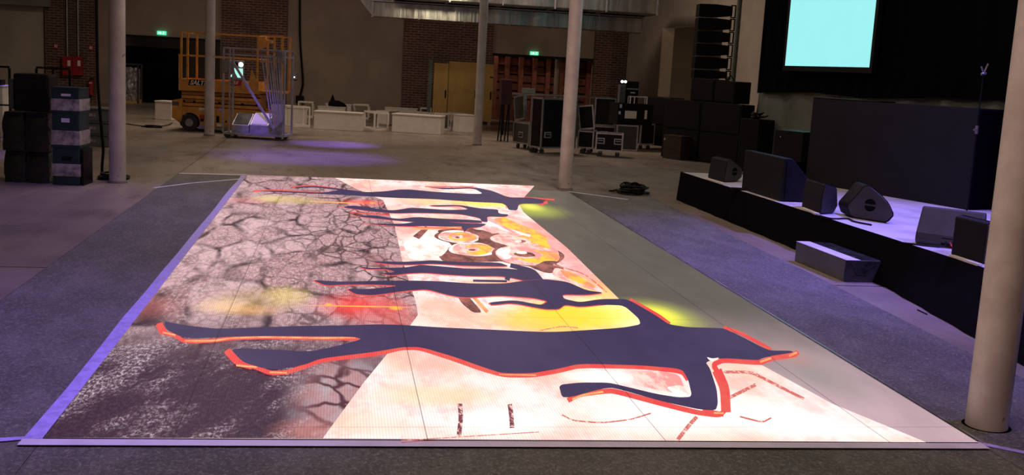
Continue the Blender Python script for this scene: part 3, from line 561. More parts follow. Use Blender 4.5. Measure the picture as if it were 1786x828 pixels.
# ------------------------------------------------------------------ drape, tarp, screen
XD = 9.2
pts = [(1300, 160), (1321, 162), (1420, 161), (1500, 171), (1560, 172), (1620, 170), (1765, 173), (1900, 178)]
bot = [onX(px, py, XD) for px, py in pts[1:]]
ys = [p.y for p in bot]; Yl, Yr = ys[0], 4.0
def botz(y):
    for a, c in zip(bot, bot[1:]):
        if c.y <= y <= a.y: return a.z+(c.z-a.z)*(a.y-y)/(a.y-c.y)
    return bot[-1].z
b = MB(); n = 150; vs = []
for i in range(n+1):
    y = Yl+(Yr-Yl)*i/n; dx = .035*math.sin(i*1.3)+.02*math.sin(i*.41)
    vs += [(XD+dx, y, botz(y)), (XD+dx, y, ZC-.02)]
b.add(vs, [(2*i, 2*i+1, 2*i+3, 2*i+2) for i in range(n)])
o_ = b.build('stage_curtain', M['curtain']); o_.modifiers.new('thickness', 'SOLIDIFY').thickness = .01
tag(o_, 'tall black curtain hung behind the stage around the bright screen', 'curtain')
b = MB(); n = 90; m = 10; vs = []; XT = XD+.12
tl = onX(1321, 165, XT).y
rr = random.Random(3)
for j in range(m+1):
    for i in range(n+1):
        y = tl+.0+(5.0-tl)*i/n; fz = j/m; z = .01+(botz(min(y, Yl))+.15-.01)*fz
        y2 = y+(.2*(1-fz) if i == 0 else 0)
        vs.append((XT+.03*math.sin(i*.9+fz*2)*(.4+fz)+.012*math.sin(i*2.7+j), y2, z))
b.add(vs, [(j*(n+1)+i, j*(n+1)+i+1, (j+1)*(n+1)+i+1, (j+1)*(n+1)+i) for j in range(m) for i in range(n)])
o_ = b.build('plastic_sheet', M['tarp'], smooth=True); o_.modifiers.new('thickness', 'SOLIDIFY').thickness = .004
tag(o_, 'grey-green plastic sheet hanging below the black curtain behind the stage', 'plastic sheet')
# bright screen
XS = 9.02; s0 = onX(1370, 115, XS); s1 = onX(1518, 117, XS); zb = (s0.z+s1.z)/2; zt = zb+3.0
t = thing('display_screen', (XS, s0.y, zb), 0, 'bright cyan upright screen hanging on the black curtain above the stage', 'screen')
wS = s0.y-s1.y
MB().box(-.012, 0, -wS, 0, 0, zt-zb).build('lit_panel', M['glow_cyan'], t)
MB().box(-.02, .06, -wS-.10, -wS, -.10, zt-zb+.1).box(-.02, .06, 0, .10, -.10, zt-zb+.1).box(-.02, .06, -wS, 0, -.10, 0).box(-.02, .06, -wS, 0, zt-zb, zt-zb+.1).box(.001, .06, -wS, 0, 0, zt-zb).build('bezel', M['black'], t)
# ------------------------------------------------------------------ stage monitors
def wedge(name, px0, py0, px1, py1, ptop, depth, label, prof, grp='stage monitor speakers', logo=False, turn=0, grille_side=True, z=ZS, handle=True, matb='speaker', lift=0):
    A, B_ = G(px0, py0, z+lift), G(px1, py1, z+lift); loc, rz, w = ab(A, B_); h = hgt(A.lerp(B_, .5), ptop)
    t = thing(name, loc, rz+turn, label, 'speaker', grp)
    pr = [(p[0]*depth, p[1]*h) for p in prof]      # (depth, height) profile, extruded along width
    MB().prism(pr, 0, w, 'x').build('cabinet', M[matb], t, bevel=min(.02, h*.06), smooth=False)
    return t, w, h
RP = lambda: None
# 1 small monitor with round handle, far end: seen rear-left face and its end with the handle facing right-front
def side_monitor(pa, pb, pc, ptop, label, handle, lift=.0, prof=None, shim=True, band=False):
    # pa..pb: long face foot; pb..pc: end face foot
    B_, C = [G(*q, ZS+lift) for q in (pb, pc)]; A = G(*pa, ZS+lift) if isinstance(pa, tuple) else B_+pa
    w = (C-B_).length; d = (B_-A).length; h = hgt(B_, ptop)
    ax = (C-B_).normalized(); rz = math.atan2(ax.y, ax.x)
    t = thing('stage_monitor', B_+Vector((0, 0, .003)), rz, label, 'speaker', 'stage monitor speakers')
    lv_ = Matrix.Rotation(-rz, 3, 'Z') @ ((A-B_)/d); SX, SY = lv_.x, lv_.y
    prof = prof or [(.0, .0), (.75, .0), (1.0, .2), (.96, .62), (.35, 1.0), (.12, .96)]
    loc2 = [(p[0]*w, p[1]*h) for p in prof]
    ob = MB().prism(loc2, 0, d, 'y').shear(SX, SY).build('cabinet', M['speaker'], t, bevel=.018)
    # thin rim of the side panel
    cx = sum(p[0] for p in loc2)/len(loc2); cz = sum(p[1] for p in loc2)/len(loc2)
    sd = [(cx+(p[0]-cx)*.93, cz+(p[1]-cz)*.92) for p in loc2]
    MB().prism(sd, -.012, .004, 'y').build('side_panel', M['panelgrey'], t, bevel=.004)
    # the sloped front grille on top
    if handle:
        hr = min(w, h)*.17; hb = MB()
        for sgn in (1, -1):
            pp = [(cx+hr*math.cos(a), cz+sgn*(.18*hr+hr*.85*math.sin(a))) for a in [math.pi*i/12 for i in range(13)]]
            hb.prism(pp, -.016, -.010, 'y')
        hb.build('handle', M['void'], t)
    a, c = (loc2[6], loc2[8]) if len(loc2) > 10 else (loc2[3], loc2[4])
    nx, nz = (a[1]-c[1]), -(a[0]-c[0]); ln = math.hypot(nx, nz); nx, nz = -nx/ln*-.008, -nz/ln*-.008
    q = [(a[0]*.95+c[0]*.05, a[1]*.95+c[1]*.05), (c[0]*.95+a[0]*.05, c[1]*.95+a[1]*.05)]
    nx = abs(nx); nz = abs(nz)
    MB().prism([q[0], q[1], (q[1][0]+nx, q[1][1]+nz), (q[0][0]+nx, q[0][1]+nz)], .03, d-.03, 'y').shear(SX, SY).build('grille', M['grille'], t)
    return t, B_, w, d, h
side_monitor((1234, 310), (1262, 318), (1293, 317), 279, 'small black stage monitor with round handle, farthest along the stage edge', True)
side_monitor((1398, 362), (1430, 374), (1459, 372), 321, 'small black stage monitor between the tall black box and the wedge', False, prof=[(0, 0), (.8, 0), (1, .25), (.85, .86), (.12, 1.0), (0, .6)])
side_monitor(Vector((.05, .34, 0)), (1480, 379), (1556, 391), 319, 'large triangular black floor wedge with round handle on the stage', True, prof=[(0.02, .05), (.12, .0), (.86, .0), (.93, .06), (1.02, .22), (1.01, .32), (.90, .55), (.72, .76), (.46, .97), (.36, 1.0), (.29, .97), (.10, .62), (-.05, .36), (-.06, .26)])
# horizontal monitor seen from the back
A, B_ = G(1594, 425, ZS), G(1706, 440, ZS); loc, rz, w = ab(A, B_); h = hgt(A.lerp(B_, .45), 366)
t = thing('stage_monitor', loc, rz, 'wide grey-black stage monitor lying on its side, back turned to the viewer', 'speaker', 'stage monitor speakers')
pr = [(.10, 0), (.55, 0), (.62, .25), (.42, .98), (.34, 1.0), (.02, .32), (.0, .14), (.04, .04)]
MB().prism([(p[0]*1.1*h*1.2, p[1]*h) for p in pr], 0, w, 'x').build('cabinet', M['panelgrey'], t, bevel=.02)
MB().box(w*.42, w*.62, .005, .03, h*.07, h*.26).build('connector_recess', M['black'], t)
MB().tube([(w*.5, 0, h*.16), (w*.5, -.03, h*.05), (w*.42, -.07, .012), (w*.2, -.09, .010), (-.1, -.10, .01)], .009).build('power_lead', M['cable'], t, smooth=True)
MB().tube([(w*.56, 0, h*.16), (w*.60, -.03, h*.08), (w*.72, -.04, .03)], .009).build('red_lead', M['redlabel'], t, smooth=True)
side_monitor((1658, 445), (1714, 461), (1738, 456), 389, 'black stage monitor at the stage edge half hidden by the right column', False, prof=[(0, 0), (.8, 0), (1, .25), (.9, .9), (.3, 1.0), (0, .98)])
# tall box on the stage edge
A, B_ = G(1293, 330, ZS), G(1361, 351.5, ZS); loc, rz, w = ab(A, B_); h = hgt(B_, 277)
t = thing('tall_speaker', loc+Vector((0, 0, .004)), rz, 'tall black slant-backed speaker box standing on the stage edge', 'speaker')
MB().prism([(.0, .0), (.52, .0), (.52, .25*h), (.12, h), (0, h)], 0, w, 'x').build('cabinet', M['speaker'], t, bevel=.012)
MB().prism([(.05, .02), (.48, .02), (.48, .25*h), (.11, h*.94), (.04, h*.94)], w+.0, w+.012, 'x').build('side_panel', M['blackplastic'], t)
# white strips under monitors at the edge
def shim(pa, pb, label):
    A, B_ = G(*pa, ZS), G(*pb, ZS); loc, rz, w = ab(A, B_)
    tag(MB().box(0, w, -.02, .035, .0, .022).build('wooden_batten', M['whitepaper'], None, loc+Vector((0, 0, .001)), rz, bevel=.003), label, 'batten', 'pale battens on the stage edge')
shim((1233, 313), (1262, 322), 'pale batten on the stage edge below the farthest small monitor')
shim((1397, 364), (1425, 375), 'pale batten on the stage edge below the middle small monitor')
shim((1658, 448), (1707, 464), 'pale batten on the stage edge nearest the right column')
tag(MB().box(0, .30, 0, .10, .0, .03).build('power_strip', M['blackplastic'], None, G(1276, 331, ZS+.001), -.2, bevel=.005), 'black power strip on the stage beside the tall speaker box', 'power strip')
def cable(pts, r, label, name='cable', grp=None, seg=6):
    P = [Vector(p) for p in pts]; q = []
    for i in range(len(P)-1):
        a, b0, c, d = P[max(i-1, 0)], P[i], P[i+1], P[min(i+2, len(P)-1)]
        for k in range(seg):
            s = k/seg; q.append(.5*((2*b0)+(c-a)*s+(2*a-5*b0+4*c-d)*s*s+(3*b0-a-3*c+d)*s**3))
    q.append(P[-1]); return tag(MB().tube(q, r, 8).build(name, M['cable'], smooth=True), label, 'cable', grp)
cable([G(x, y, ZS+.012) for x, y in ((1430, 376), (1450, 381), (1478, 381), (1490, 386), (1520, 392))], .010, 'black cable lying on the stage between the small monitor and the wedge')
# cabinet on the stage
A, B_ = G(1344, 309, ZS), G(1393, 316, ZS); loc, rz, w = ab(A, B_); h = hgt(A, 226)
t = thing('speaker_cabinet', loc+Vector((0, 0, .004)), rz, 'black speaker cabinet on a low box in front of the plastic sheet', 'speaker')
MB().box(0, w, 0, .5, h*.38, h).build('cabinet', M['black'], t, bevel=.01); MB().box(.03, w-.03, .02, .45, 0, h*.375).build('stand', M['curtain'], t)
MB().cyl((w*.22, -.004, h*.86), (w*.22, .004, h*.86), .012).build('badge', M['alu'], t)
A = G(1391, 318, ZS)
tag(MB().box(0, .22, 0, .2, 0, .16).mat(1).box(.0, .23, -.01, .03, .16, .19).build('small_box', [M['redlabel'], M['whitepaper']], None, A+Vector((-.25, -.15, 0.001)), -.3), 'small red and white item behind the tall speaker on stage', 'box')
# microphone stand
P0 = G(1685, 377, ZS); zt_ = hgt(P0, 125)
t = thing('microphone_stand', P0, 0, 'slim black microphone stand on the stage near the right column', 'microphone stand')
MB().cyl((0, 0, 0), (0, 0, .02), .15, .14, 24).build('base', M['black'], t, smooth=True)
MB().cyl((0, 0, .02), (0, 0, 1.05), .012, .012, 10).cyl((0, 0, 1.05), (0, 0, zt_), .008, .008, 10).build('pole', M['blackplastic'], t, smooth=True)
MB().cyl((0, 0, 1.03), (0, 0, 1.13), .02, .02, 12).cyl((-.02, -.01, 1.08), (-.05, -.02, 1.08), .012).build('clutch', M['alu'], t)
MB().cyl((-.03, 0, zt_-.03), (.03, 0, zt_-.02), .016).bar((0, 0, zt_-.02), (.03, -.02, zt_+.1), .02).bar((0, 0, zt_-.02), (-.04, 0, zt_+.06), .014).build('clip', M['alu'], t)
# grey wrapped box on the floor
A, B_, C = G(1395, 455), G(1472, 491), G(1535, 492)
w = (C-B_).length*.95; d = (A-B_).length; ax = (C-B_).normalized(); h = hgt(B_, 454)
t = thing('wrapped_box', B_+Vector((0, 0, .001)), math.atan2(ax.y, ax.x), 'long grey box with foil-wrapped end lying on the floor before the stage', 'box')
MB().prism([(0, 0), (w, 0), (w, d*.96), (0, d)], 0, h, 'z').build('carton', M['wrapgrey'], t, bevel=.008)
MB().box(-.004, w+.004, -.010, -.001, .004, h-.002).bar((.05, -.012, h*.9), (.13, -.012, h*.35), .008).bar((.13, -.012, h*.35), (.24, -.012, h*.33), .008).bar((.2, -.012, h*.5), (w*.9, -.012, h*.85), .010).bar((-.004, -.012, h), (-.01, -.012, .02), .012).build('foil_end', [M['wrapfoil']], t)
MB().box(.0, w*.42, -.004, d, h+.001, h+.004).build('tape_strip', M['tapeclean'], t)
MB().prism([(w*.45, .02), (w, .01), (w*.98, d*.9), (w*.8, d*.96), (w*.45, d*.97)], h+.0015, h+.005, 'z').build('foil_top', M['wrapfoil'], t)
# cable pile on the floor at right
def pile(px, py, rx, ry, hh, n, label, seed, tail=None):
    rr = random.Random(seed); c = G(px, py); b = MB()
    for k in range(n):
        R = rr.uniform(.3, 1)*(1-.35*k/n); ph = rr.uniform(0, 6.28); dx, dy = rr.uniform(-.2, .2)*rx, rr.uniform(-.2, .2)*ry; z = .015+hh*k/n; tl = rr.uniform(-.35, .35)*hh
        b.tube([(dx+rx*R*math.cos(a), dy+ry*R*math.sin(a), max(.012, z+tl*math.cos(a+ph))) for a in [i*2*math.pi/22 for i in range(23)]], .018, 6)
    if tail: b.tube(tail, .012, 6)
    tag(b.build('coiled_cable', M['cable'], None, c, smooth=True), label, 'cable')
pile(1100, 337, .30, .36, .13, 30, 'heap of coiled black cable on the floor left of the stage', 4, [(-.2, 0, .05), (-.33, .03, .03), (-.38, -.02, .03), (-.3, -.06, .03)])
pile(198, 312, .24, .30, .07, 7, 'coiled black cable around the foot of the left column', 5)
pile(265, 222, .28, .22, .03, 5, 'flat coil of dark cable on the floor left of the scissor lift', 6)
cp = G(176, 308)
cable([onY(168, -40, cp.y), onY(169, 60, cp.y), onY(171, 150, cp.y), onY(177, 225, cp.y), onY(180, 260, cp.y), onY(178, 290, cp.y), (cp.x+.02, cp.y, .03)], .022, 'thick black cable hanging down beside the left column', 'hanging_cable')
cable([G(215, 215, .02), G(262, 221, .02), G(292, 218, .02), G(300, 214, .02)], .012, 'thin cable running along the floor to the scissor lift')

# ================================================================== LEFT STACKS
def stackbox(px0, py0, px1, py1, zz, ptop, depth, name, label, cat, grp, builder, dy=0):
    A, B_ = G(px0, py0), G(px1, py1); loc, rz, w = ab(A, B_)
    t = thing(name, loc+Vector((0, 0, zz)), rz, label, cat, grp); builder(t, w, ptop, depth); return t
sA, sB = G(8, 317), G(88, 320); vv = (sB-sA); rzS = math.atan2(vv.y, vv.x); wS_ = vv.length; zz1 = hgt(sA, 262); zz2 = hgt(sA, 194)
def bagbox(t, w, h, d):
    b = MB(); n = 10; m = 7; rr = random.Random(int(w*1000)+int(t.location.z*100)+int(t.location.x*50)); vs = []
    sect = [(0, 0), (.25, -.02), (.5, -.035), (.75, -.02), (1, 0), (1.02, .35), (1.02, .7), (1, 1), (.5, 1.02), (0, 1), (-.02, .7), (-.02, .35)]
    N = len(sect)
    for j in range(m+1):
        z = h*j/m; k = 1 if j < m-1 else (.97 if j == m-1 else .88)
        for (a, c) in sect: vs.append((w*(.5+(a-.5)*k)+rr.uniform(-.008, .008), d*(.5+(c-.5)*k)+rr.uniform(-.008, .008), z))
    b.add(vs, [(j*N+i, j*N+(i+1) % N, (j+1)*N+(i+1) % N, (j+1)*N+i) for j in range(m) for i in range(N)]+[tuple(range(N-1, -1, -1)), tuple(m*N+i for i in range(N))])
    b.build('wrapped_body', M['bag'], t, smooth=True)
    MB().bar((w*.2, -.03, h*.93), (w*.8, -.03, h*.95), .03, .015).build('strap', M['blackplastic'], t)
for i, (x0, x1, z0, z1, lab) in enumerate(((0, .46, .0, zz1, 'lower left'), (.48, .97, .0, zz1-.01, 'lower right'), (-.02, .45, zz1, zz2, 'upper left'), (.46, .965, zz1, zz2, 'upper right'))):
    p = sA+vv*x0; t = thing('wrapped_equipment_bag', (p.x, p.y, z0+.002), rzS, 'black shiny wrapped equipment bag, %s of the four beside the teal crates' % lab, 'equipment bag', 'black wrapped equipment bags')
    bagbox(t, wS_*(x1-x0), z1-z0-.006, .55)
p = sA+vv*.2; hC = hgt(sA, 127)-zz2
t = thing('plastic_case', (p.x, p.y+.05, zz2+.002), rzS, 'large black ribbed plastic case on top of the wrapped bags', 'case')
wc = wS_*.76
MB().box(0, wc, 0, .5, .01, hC).build('body', M['blackplastic'], t, bevel=.03)
for z in (hC*.18, hC*.82): MB().box(wc*.32, wc*.68, -.012, .002, z-.015, z+.015).build('latch', M['speaker'], t, bevel=.004)
MB().box(-.07, -.01, .05, .45, .03, hC*.85).build('side_handle', M['tealgrey'], t, bevel=.01)
# teal crates
A, B_ = G(92, 322), G(139, 324); loc, rz, w = ab(A, B_)
lv = [0, hgt(A, 252), hgt(A, 192), hgt(A, 151)]
for i, (nm, bz0, bz1) in enumerate((('bottom', .22, .53), ('middle', .0, .42), ('top', .0, .5))):
    z0, z1 = lv[i], lv[i+1]; h = z1-z0
    t = thing('teal_crate', loc+Vector((0, 0, z0+.002)), rz, 'dark teal plastic crate with silvery wrap, %s of the stack of three' % nm, 'crate', 'dark teal crates with silvery wrap')
    MB().box(0, w, 0, .48, 0, h-.005).build('body', M['teal'], t, bevel=.012)
    MB().box(-.01, w+.01, -.01, .49, h*bz0, h*bz1).build('wrap_band', M['silverwrap'], t, bevel=.005)
    MB().box(-.012, w+.012, -.012, .492, h*.94, h-.003).build('lid', M['teal'], t, bevel=.006)
    if i != 1: MB().box(w*.35, w*.7, -.006, .0, h*.62, h*.72).build('handle_hole', M['black'] if i == 0 else M['tapeclean'], t)
    else: MB().box(w*.35, w*.65, -.006, .0, h*.66, h*.78).build('handle_hole', M['tapeclean'], t)
MB().box(w+.02, w+.05, .02, .45, 0, lv[1]*.9).build('dark_board', M['case'], None, loc+Vector((0, 0, .001)), rz)['label'] = 'thin dark board leaning beside the bottom teal crate'
bpy.data.objects['dark_board']['category'] = 'board'
# grey crates behind
A, B_ = G(138, 254), G(190, 257); loc, rz, w = ab(A, B_); hz = [0, hgt(A, 232), hgt(A, 210), hgt(A, 187)]
for i, nm in enumerate(('bottom', 'middle', 'top')):
    h = hz[i+1]-hz[i]; t = thing('grey_crate', loc+Vector((0, 0, hz[i]+.002)), rz, 'grey flat plastic crate behind the teal ones, %s of its stack' % nm, 'crate', 'grey flat crates')
    MB().box(0, w, 0, .7, 0, h*.86).build('body', M['tealgrey'], t, bevel=.01); MB().box(-.015, w+.015, -.015, .715, h*.87, h-.004).build('lid', M['tealgrey'], t, bevel=.006)
    MB().box(w*.25, w*.55, -.008, 0, h*.35, h*.6).build('label_plate', M['silverwrap'], t)
# white counter at the left edge
A = G(-70, 236); B_ = G(6, 239); loc, rz, w = ab(A, B_); h = hgt(B_, 152)
t = thing('white_counter', loc, rz, 'white counter with violet lit top at the left edge of the hall', 'counter')
MB().box(0, w, 0, .6, 0, h).build('body', M['white'], t, bevel=.01); MB().box(-.02, w+.02, -.02, .62, h, h+.03).build('top', M['tapeclean'], t, bevel=.005)
MB().box(w-.35, w-.05, .1, .4, h+.031, h+.14).build('small_device', M['black'], None, loc, rz, bevel=.01); tag(bpy.data.objects['small_device'], 'small black device on the white counter at the left edge', 'device')
spot('counter_light', (loc.x+.5, loc.y+.4, 3.2), (loc.x+.6, loc.y+.25, h), 160, VIO, 40)
# dark metal rack frame behind stacks
def rack(px0, px1, pyb, ptop, Y, label):
    a = onY(px0, 150, Y); c = onY(px1, 150, Y); z1 = onY((px0+px1)/2, ptop, Y).z; t = thing('metal_rail', (a.x, Y, 0), 0, label, 'rail', 'dark metal rails behind the stacks'); w = c.x-a.x
    MB().bar((0, 0, z1), (w, 0, z1), .04).build('top_rail', M['black'], t)
    k = 3
    for i in range(k): MB().bar((w*i/(k-1), 0, 0), (w*i/(k-1), 0, z1-.02), .04).build('post', M['black'], t)
    MB().bar((0, 0, z1*.5), (w, 0, z1*.5), .03).build('mid_rail', M['black'], t)
rack(-25, 17, 150, 116, 22, 'dark metal railing at the left edge behind the counter')
rack(64, 122, 150, 119, 22, 'dark metal railing behind the black plastic case')

# ================================================================== BACK WALL FITTINGS
def exit_sign(px, py, label):
    p = onY(px, py, YB-.06); t = thing('exit_sign', (p.x, YB-.09, p.z), 0, label, 'exit sign', 'green exit signs')
    MB().box(-.15, .15, 0, .085, -.065, .065).build('housing', M['glow_green'], t, bevel=.01)
    MB().prism([(-.12, -.01), (-.05, -.01), (-.05, -.04), (0, 0), (-.05, .04), (-.05, .01), (-.12, .01)], -.006, -.001, 'y').build('arrow', M['glow_pict'], t)
    b = MB(); b.cyl((.07, -.006, .035), (.07, -.001, .035), .013); b.bar((.07, -.004, .02), (.06, -.004, -.012), .022, .005); b.bar((.06, -.004, -.01), (.085, -.004, -.045), .012, .005); b.bar((.06, -.004, -.01), (.03, -.004, -.04), .012, .005); b.bar((.07, -.004, .015), (.10, -.004, .0), .01, .005)
    b.build('running_figure', M['glow_pict'], t)
exit_sign(282, 57.5, 'small green exit sign above the left dark opening')
exit_sign(932, 93, 'small green exit sign above the right opening with red-brown rack')
Yw = YB-.15
def wallbox(px0, py0, px1, py1, d, Y): a = onY(px0, py1, Y); c = onY(px1, py0, Y); return a.x, c.x, a.z, c.z
for k, (p0, p1) in enumerate(((111, 128), (129, 145))):
    x0, x1, z0, z1 = wallbox(p0, 99, p1, 131, 0, Yw)
    t = thing('fire_hose_cabinet', (x0, Yw-.2, z0), 0, 'red fire cabinet on the brick pier, %s of the pair' % ('left' if k == 0 else 'right'), 'fire cabinet', 'red fire cabinets')
    MB().box(0, x1-x0, 0, .19, 0, z1-z0).build('body', M['red'], t, bevel=.01); MB().box((x1-x0)*.55, (x1-x0)*.85, -.01, 0, (z1-z0)*.5, (z1-z0)*.8).build('notice', M['whitepaper'], t)
for px, lab in ((118, 'left'), (137, 'right')):
    a = onY(px, 100, Yw); tag(MB().cyl((0, 0, 0), (0, 0, ZC-.05-a.z), .028, n=10).build('wall_pipe', M['alu'], None, (a.x, Yw-.04, a.z), smooth=True), 'thin vertical pipe above the red fire cabinets, the %s one' % lab, 'pipe', 'pipes above the fire cabinets')
for px, py, lab in ((98, 80, 'left'), (159, 83, 'right')):
    a = onY(px, py, Yw); t = thing('fire_notice', (a.x, Yw-.008, a.z), 0, 'small red and white notice on the brick pier, %s of two' % lab, 'sign', 'small red notices')
    MB().box(-.07, .07, -.012, .004, -.09, .09).build('plate', M['red'], t); MB().box(-.045, -.01, -.018, -.0121, -.05, .05).box(.015, .04, -.018, -.0121, -.06, .04).build('pictogram', M['whitepaper'], t)
a = onY(160, 165, Yw); t = thing('fire_extinguisher', (a.x, Yw-.12, a.z), 0, 'dark red fire extinguisher hanging low on the brick pier', 'fire extinguisher')
MB().cyl((0, 0, 0), (0, 0, .42), .09, n=20).cyl((0, 0, .42), (0, 0, .5), .09, .03, n=20).build('cylinder', M['red'], t, smooth=True)
MB().cyl((0, 0, .5), (0, 0, .56), .025).bar((-.02, 0, .56), (.12, 0, .58), .025).build('valve', M['black'], t); MB().box(-.04, .05, -.1, -.088, .38, .42).build('label_band', M['whitepaper'], t)
MB().tube([(.05, 0, .54), (.13, -.03, .45), (.12, -.04, .2), (.1, -.05, .1)], .012).build('hose', M['rubber'], t, smooth=True)
x0, x1, z0, z1 = wallbox(506, 125, 519, 138, 0, YB)
t = thing('wall_switch_box', (x0, YB-.08, z0), 0, 'small pale control box on the wall right of the brick pier', 'control box')
MB().box(0, x1-x0, 0, .078, 0, z1-z0).build('housing', M['midgrey'], t, bevel=.008); MB().box((x1-x0)*.35, (x1-x0)*.65, -.006, 0, (z1-z0)*.2, (z1-z0)*.38).build('indicator', M['glow_white'], t)
x0, x1, z0, z1 = wallbox(516, 167, 530, 179, 0, YB)
t = thing('socket_box', (x0, YB-.16, z0), 0, 'black socket box low on the wall below the hanging cable', 'socket box')
MB().box(0, x1-x0, 0, .158, 0, z1-z0).build('housing', M['black'], t, bevel=.01); MB().cyl(((x1-x0)*.5, -.01, (z1-z0)*.4), ((x1-x0)*.5, 0, (z1-z0)*.4), .04).build('socket', M['blackplastic'], t)
cable([onY(523, -30, YB-.1), onY(523, 60, YB-.1), onY(526, 110, YB-.1), onY(528, 145, YB-.1), onY(523, 168, YB-.1)], .035, 'thick black cable hanging down the back wall into the socket box', 'hanging_cable')
# left opening contents
Yc = YB+1.6; x0 = onY(188, 150, Yc).x; x1 = onY(316, 150, Yc).x; z1 = onY(260, 82, Yc).z
b = MB(); n = 60; vs = []
for i in range(n+1): x = x0+(x1-x0)*i/n; vs += [(x, Yc+.05*math.sin(i*1.1), .02), (x, Yc+.04*math.sin(i*1.1), z1)]
b.add(vs, [(2*i, 2*i+2, 2*i+3, 2*i+1) for i in range(n)]); o_ = b.build('black_curtain', M['curtain'], smooth=True); o_.modifiers.new('thickness', 'SOLIDIFY').thickness = .01
tag(o_, 'black curtain closing the dark opening left of the scissor lift', 'curtain')
p = onY(222, 178, YB+.9); p0 = Vector((onY(217, 150, YB+.9).x, YB+.55, 0)); ww = onY(244, 150, YB+.9).x-p0.x
hh = onY(230, 112, YB+.9).z
t = thing('wrapped_pallet', p0, 0, 'pallet of goods in shiny crinkled wrap inside the left opening', 'pallet')
MB().box(0, ww, 0, .8, .0, .12).build('pallet_base', M['plywood'], t)
b = MB(); rr = random.Random(2); n = 9; m = 12; vs = []
for j in range(m+1):
    for i in range(n+1): vs.append((ww*i/n*.92+rr.uniform(-.03, .03), -.02+rr.uniform(-.06, .04), .12+(hh-.22)*j/m+rr.uniform(-.03, .03)))
b.add(vs, [(j*(n+1)+i, j*(n+1)+i+1, (j+1)*(n+1)+i+1, (j+1)*(n+1)+i) for j in range(m) for i in range(n)]); b.box(0, ww*.9, .06, .75, .12, hh-.15)
b.build('wrapped_load', M['silverwrap'], t); MB().bar((ww, .0, 0), (ww, .0, hh), .05).bar((ww, .7, 0), (ww, .7, hh), .05).bar((0, .7, hh), (ww, .7, hh), .05).bar((0, 0, hh), (ww, 0, hh), .05).build('cage_frame', M['caseb'], t)
# yellow boards
Yy = 35.9; z0y = .04
spec = [(755, 781, 110), (781, 833, 108), (833, 860, 112)]
for i, (a0, a1, pt) in enumerate(spec):
    xa, xb = onY(a0+.7, 160, Yy).x, onY(a1-.5, 160, Yy).x; z1 = onY((a0+a1)/2, pt, Yy).z
    t = thing('yellow_board', (xa, Yy, .001), 0, 'tall yellow-brown board standing against the brick pier, %s of three' % ('leftmost', 'middle and widest', 'rightmost')[i], 'board', 'yellow-brown standing boards')
    MB().box(0, xb-xa, 0, .06, .10, z1).build('panel', M['plywood'], t, bevel=.006)
    for xf in (.03, xb-xa-.13): MB().box(xf, xf+.1, -.02, .35, 0, .095).build('foot', M['alu'] if i == 2 else M['black'], t)
    MB().box(xb-xa-.09, xb-xa-.05, -.02, -.0, z1*.42, z1*.55).build('latch', M['black'], t)
    if i == 2: MB().box(xb-xa-.12, xb-xa-.02, -.02, -.0, z1*.78, z1*.80).build('hinge', M['black'], t)
xa, xb = onY(749, 160, Yy).x, onY(755, 160, Yy).x; z1 = onY(752, 104, Yy).z
tag(MB().box(0, xb-xa, 0, .1, 0, z1).build('narrow_board', M['greenwood'], None, (xa-.05, Yy+.05, .001)), 'narrow grey-green board edge just left of the yellow boards', 'board')
# red-brown rack in the right opening
Yk = YB+1.0; xa, xb = onY(861, 150, Yk).x, onY(1050, 150, Yk).x; z1 = onY(930, 99, Yk).z+.25
t = thing('slatted_rack', (xa, Yk, .001), 0, 'large red-brown slatted crate rack filling the right opening', 'rack')
wR = xb-xa; MB().box(0, wR, .25, .6, 0, z1).build('back_panel', M['redbrown'], t)
nb = 7
for i in range(nb):
    x = wR*(.10+i*.125); MB().box(x, x+.16, .0, .24, 0, z1).build('upright', M['redbrown'], t)
for j in range(6):
    z = z1*(.30+j*.115); MB().box(.15, wR-.2, .18, .249, z, z+.035).build('slot_board', M['black'], t)
xq = onY(970, 150, Yk-.2).x
tag(MB().cyl((0, 0, 0), (0, 0, z1), .09, n=20).build('post', M['plaster'], None, (xq, Yk-.2, .001), smooth=True), 'pale round post standing before the red-brown rack', 'post')
# duct
Yd = 31.0
z_a = onY(652, 28, Yd).z; x_a, x_b = onY(650, 20, Yd).x, onY(1120, 40, Yd).x; hD = onY(700, 5, Yd).z-onY(700, 30, Yd).z
t = thing('ventilation_duct', (x_a, Yd, z_a), 0, 'galvanised lower ventilation duct hanging before the back wall', 'duct')
wD = x_b-x_a
MB().box(0, wD, 0, .9, 0, hD).prism([(0, 0), (-.35, hD), (-.35, hD+.3), (0, hD)], 0, .9, 'y').build('sheet_body', M['galv'], t)
for i in range(7): x = wD*i/6; MB().box(x-.02, x+.02, -.02, .92, -.02, hD+.02).build('flange', M['steel'], t)
MB().box(-.1, wD+.05, -.04, .94, hD+.021, hD+.05).build('top_angle', M['steel'], t)
x_a2, x_b2 = onY(690, 10, Yd-1.2).x, onY(1146, 22, Yd-1.2).x; z2 = onY(900, 9, Yd-1.2).z
t = thing('ventilation_duct', (x_a2, Yd-1.2, z2), 0, 'wide galvanised upper duct above the lower one near the picture top', 'duct')
MB().box(0, x_b2-x_a2, 0, 2.4, 0, .8).build('sheet_body', M['galv'], t, bevel=.02)
for i in range(6): x = (x_b2-x_a2)*i/5; MB().box(x-.02, x+.02, -.03, 2.43, -.03, .83).build('flange', M['steel'], t)
for px in (760, 1040):
    x = onY(px, 10, Yd).x; tag(MB().cyl((0, 0, 0), (0, 0, ZC-z2-.8), .02, n=8).build('hanger_rod', M['steel'], None, (x, Yd, z2+.801)), 'thin steel rod holding up the ducts, the %s one' % ('left' if px < 900 else 'right'), 'rod')
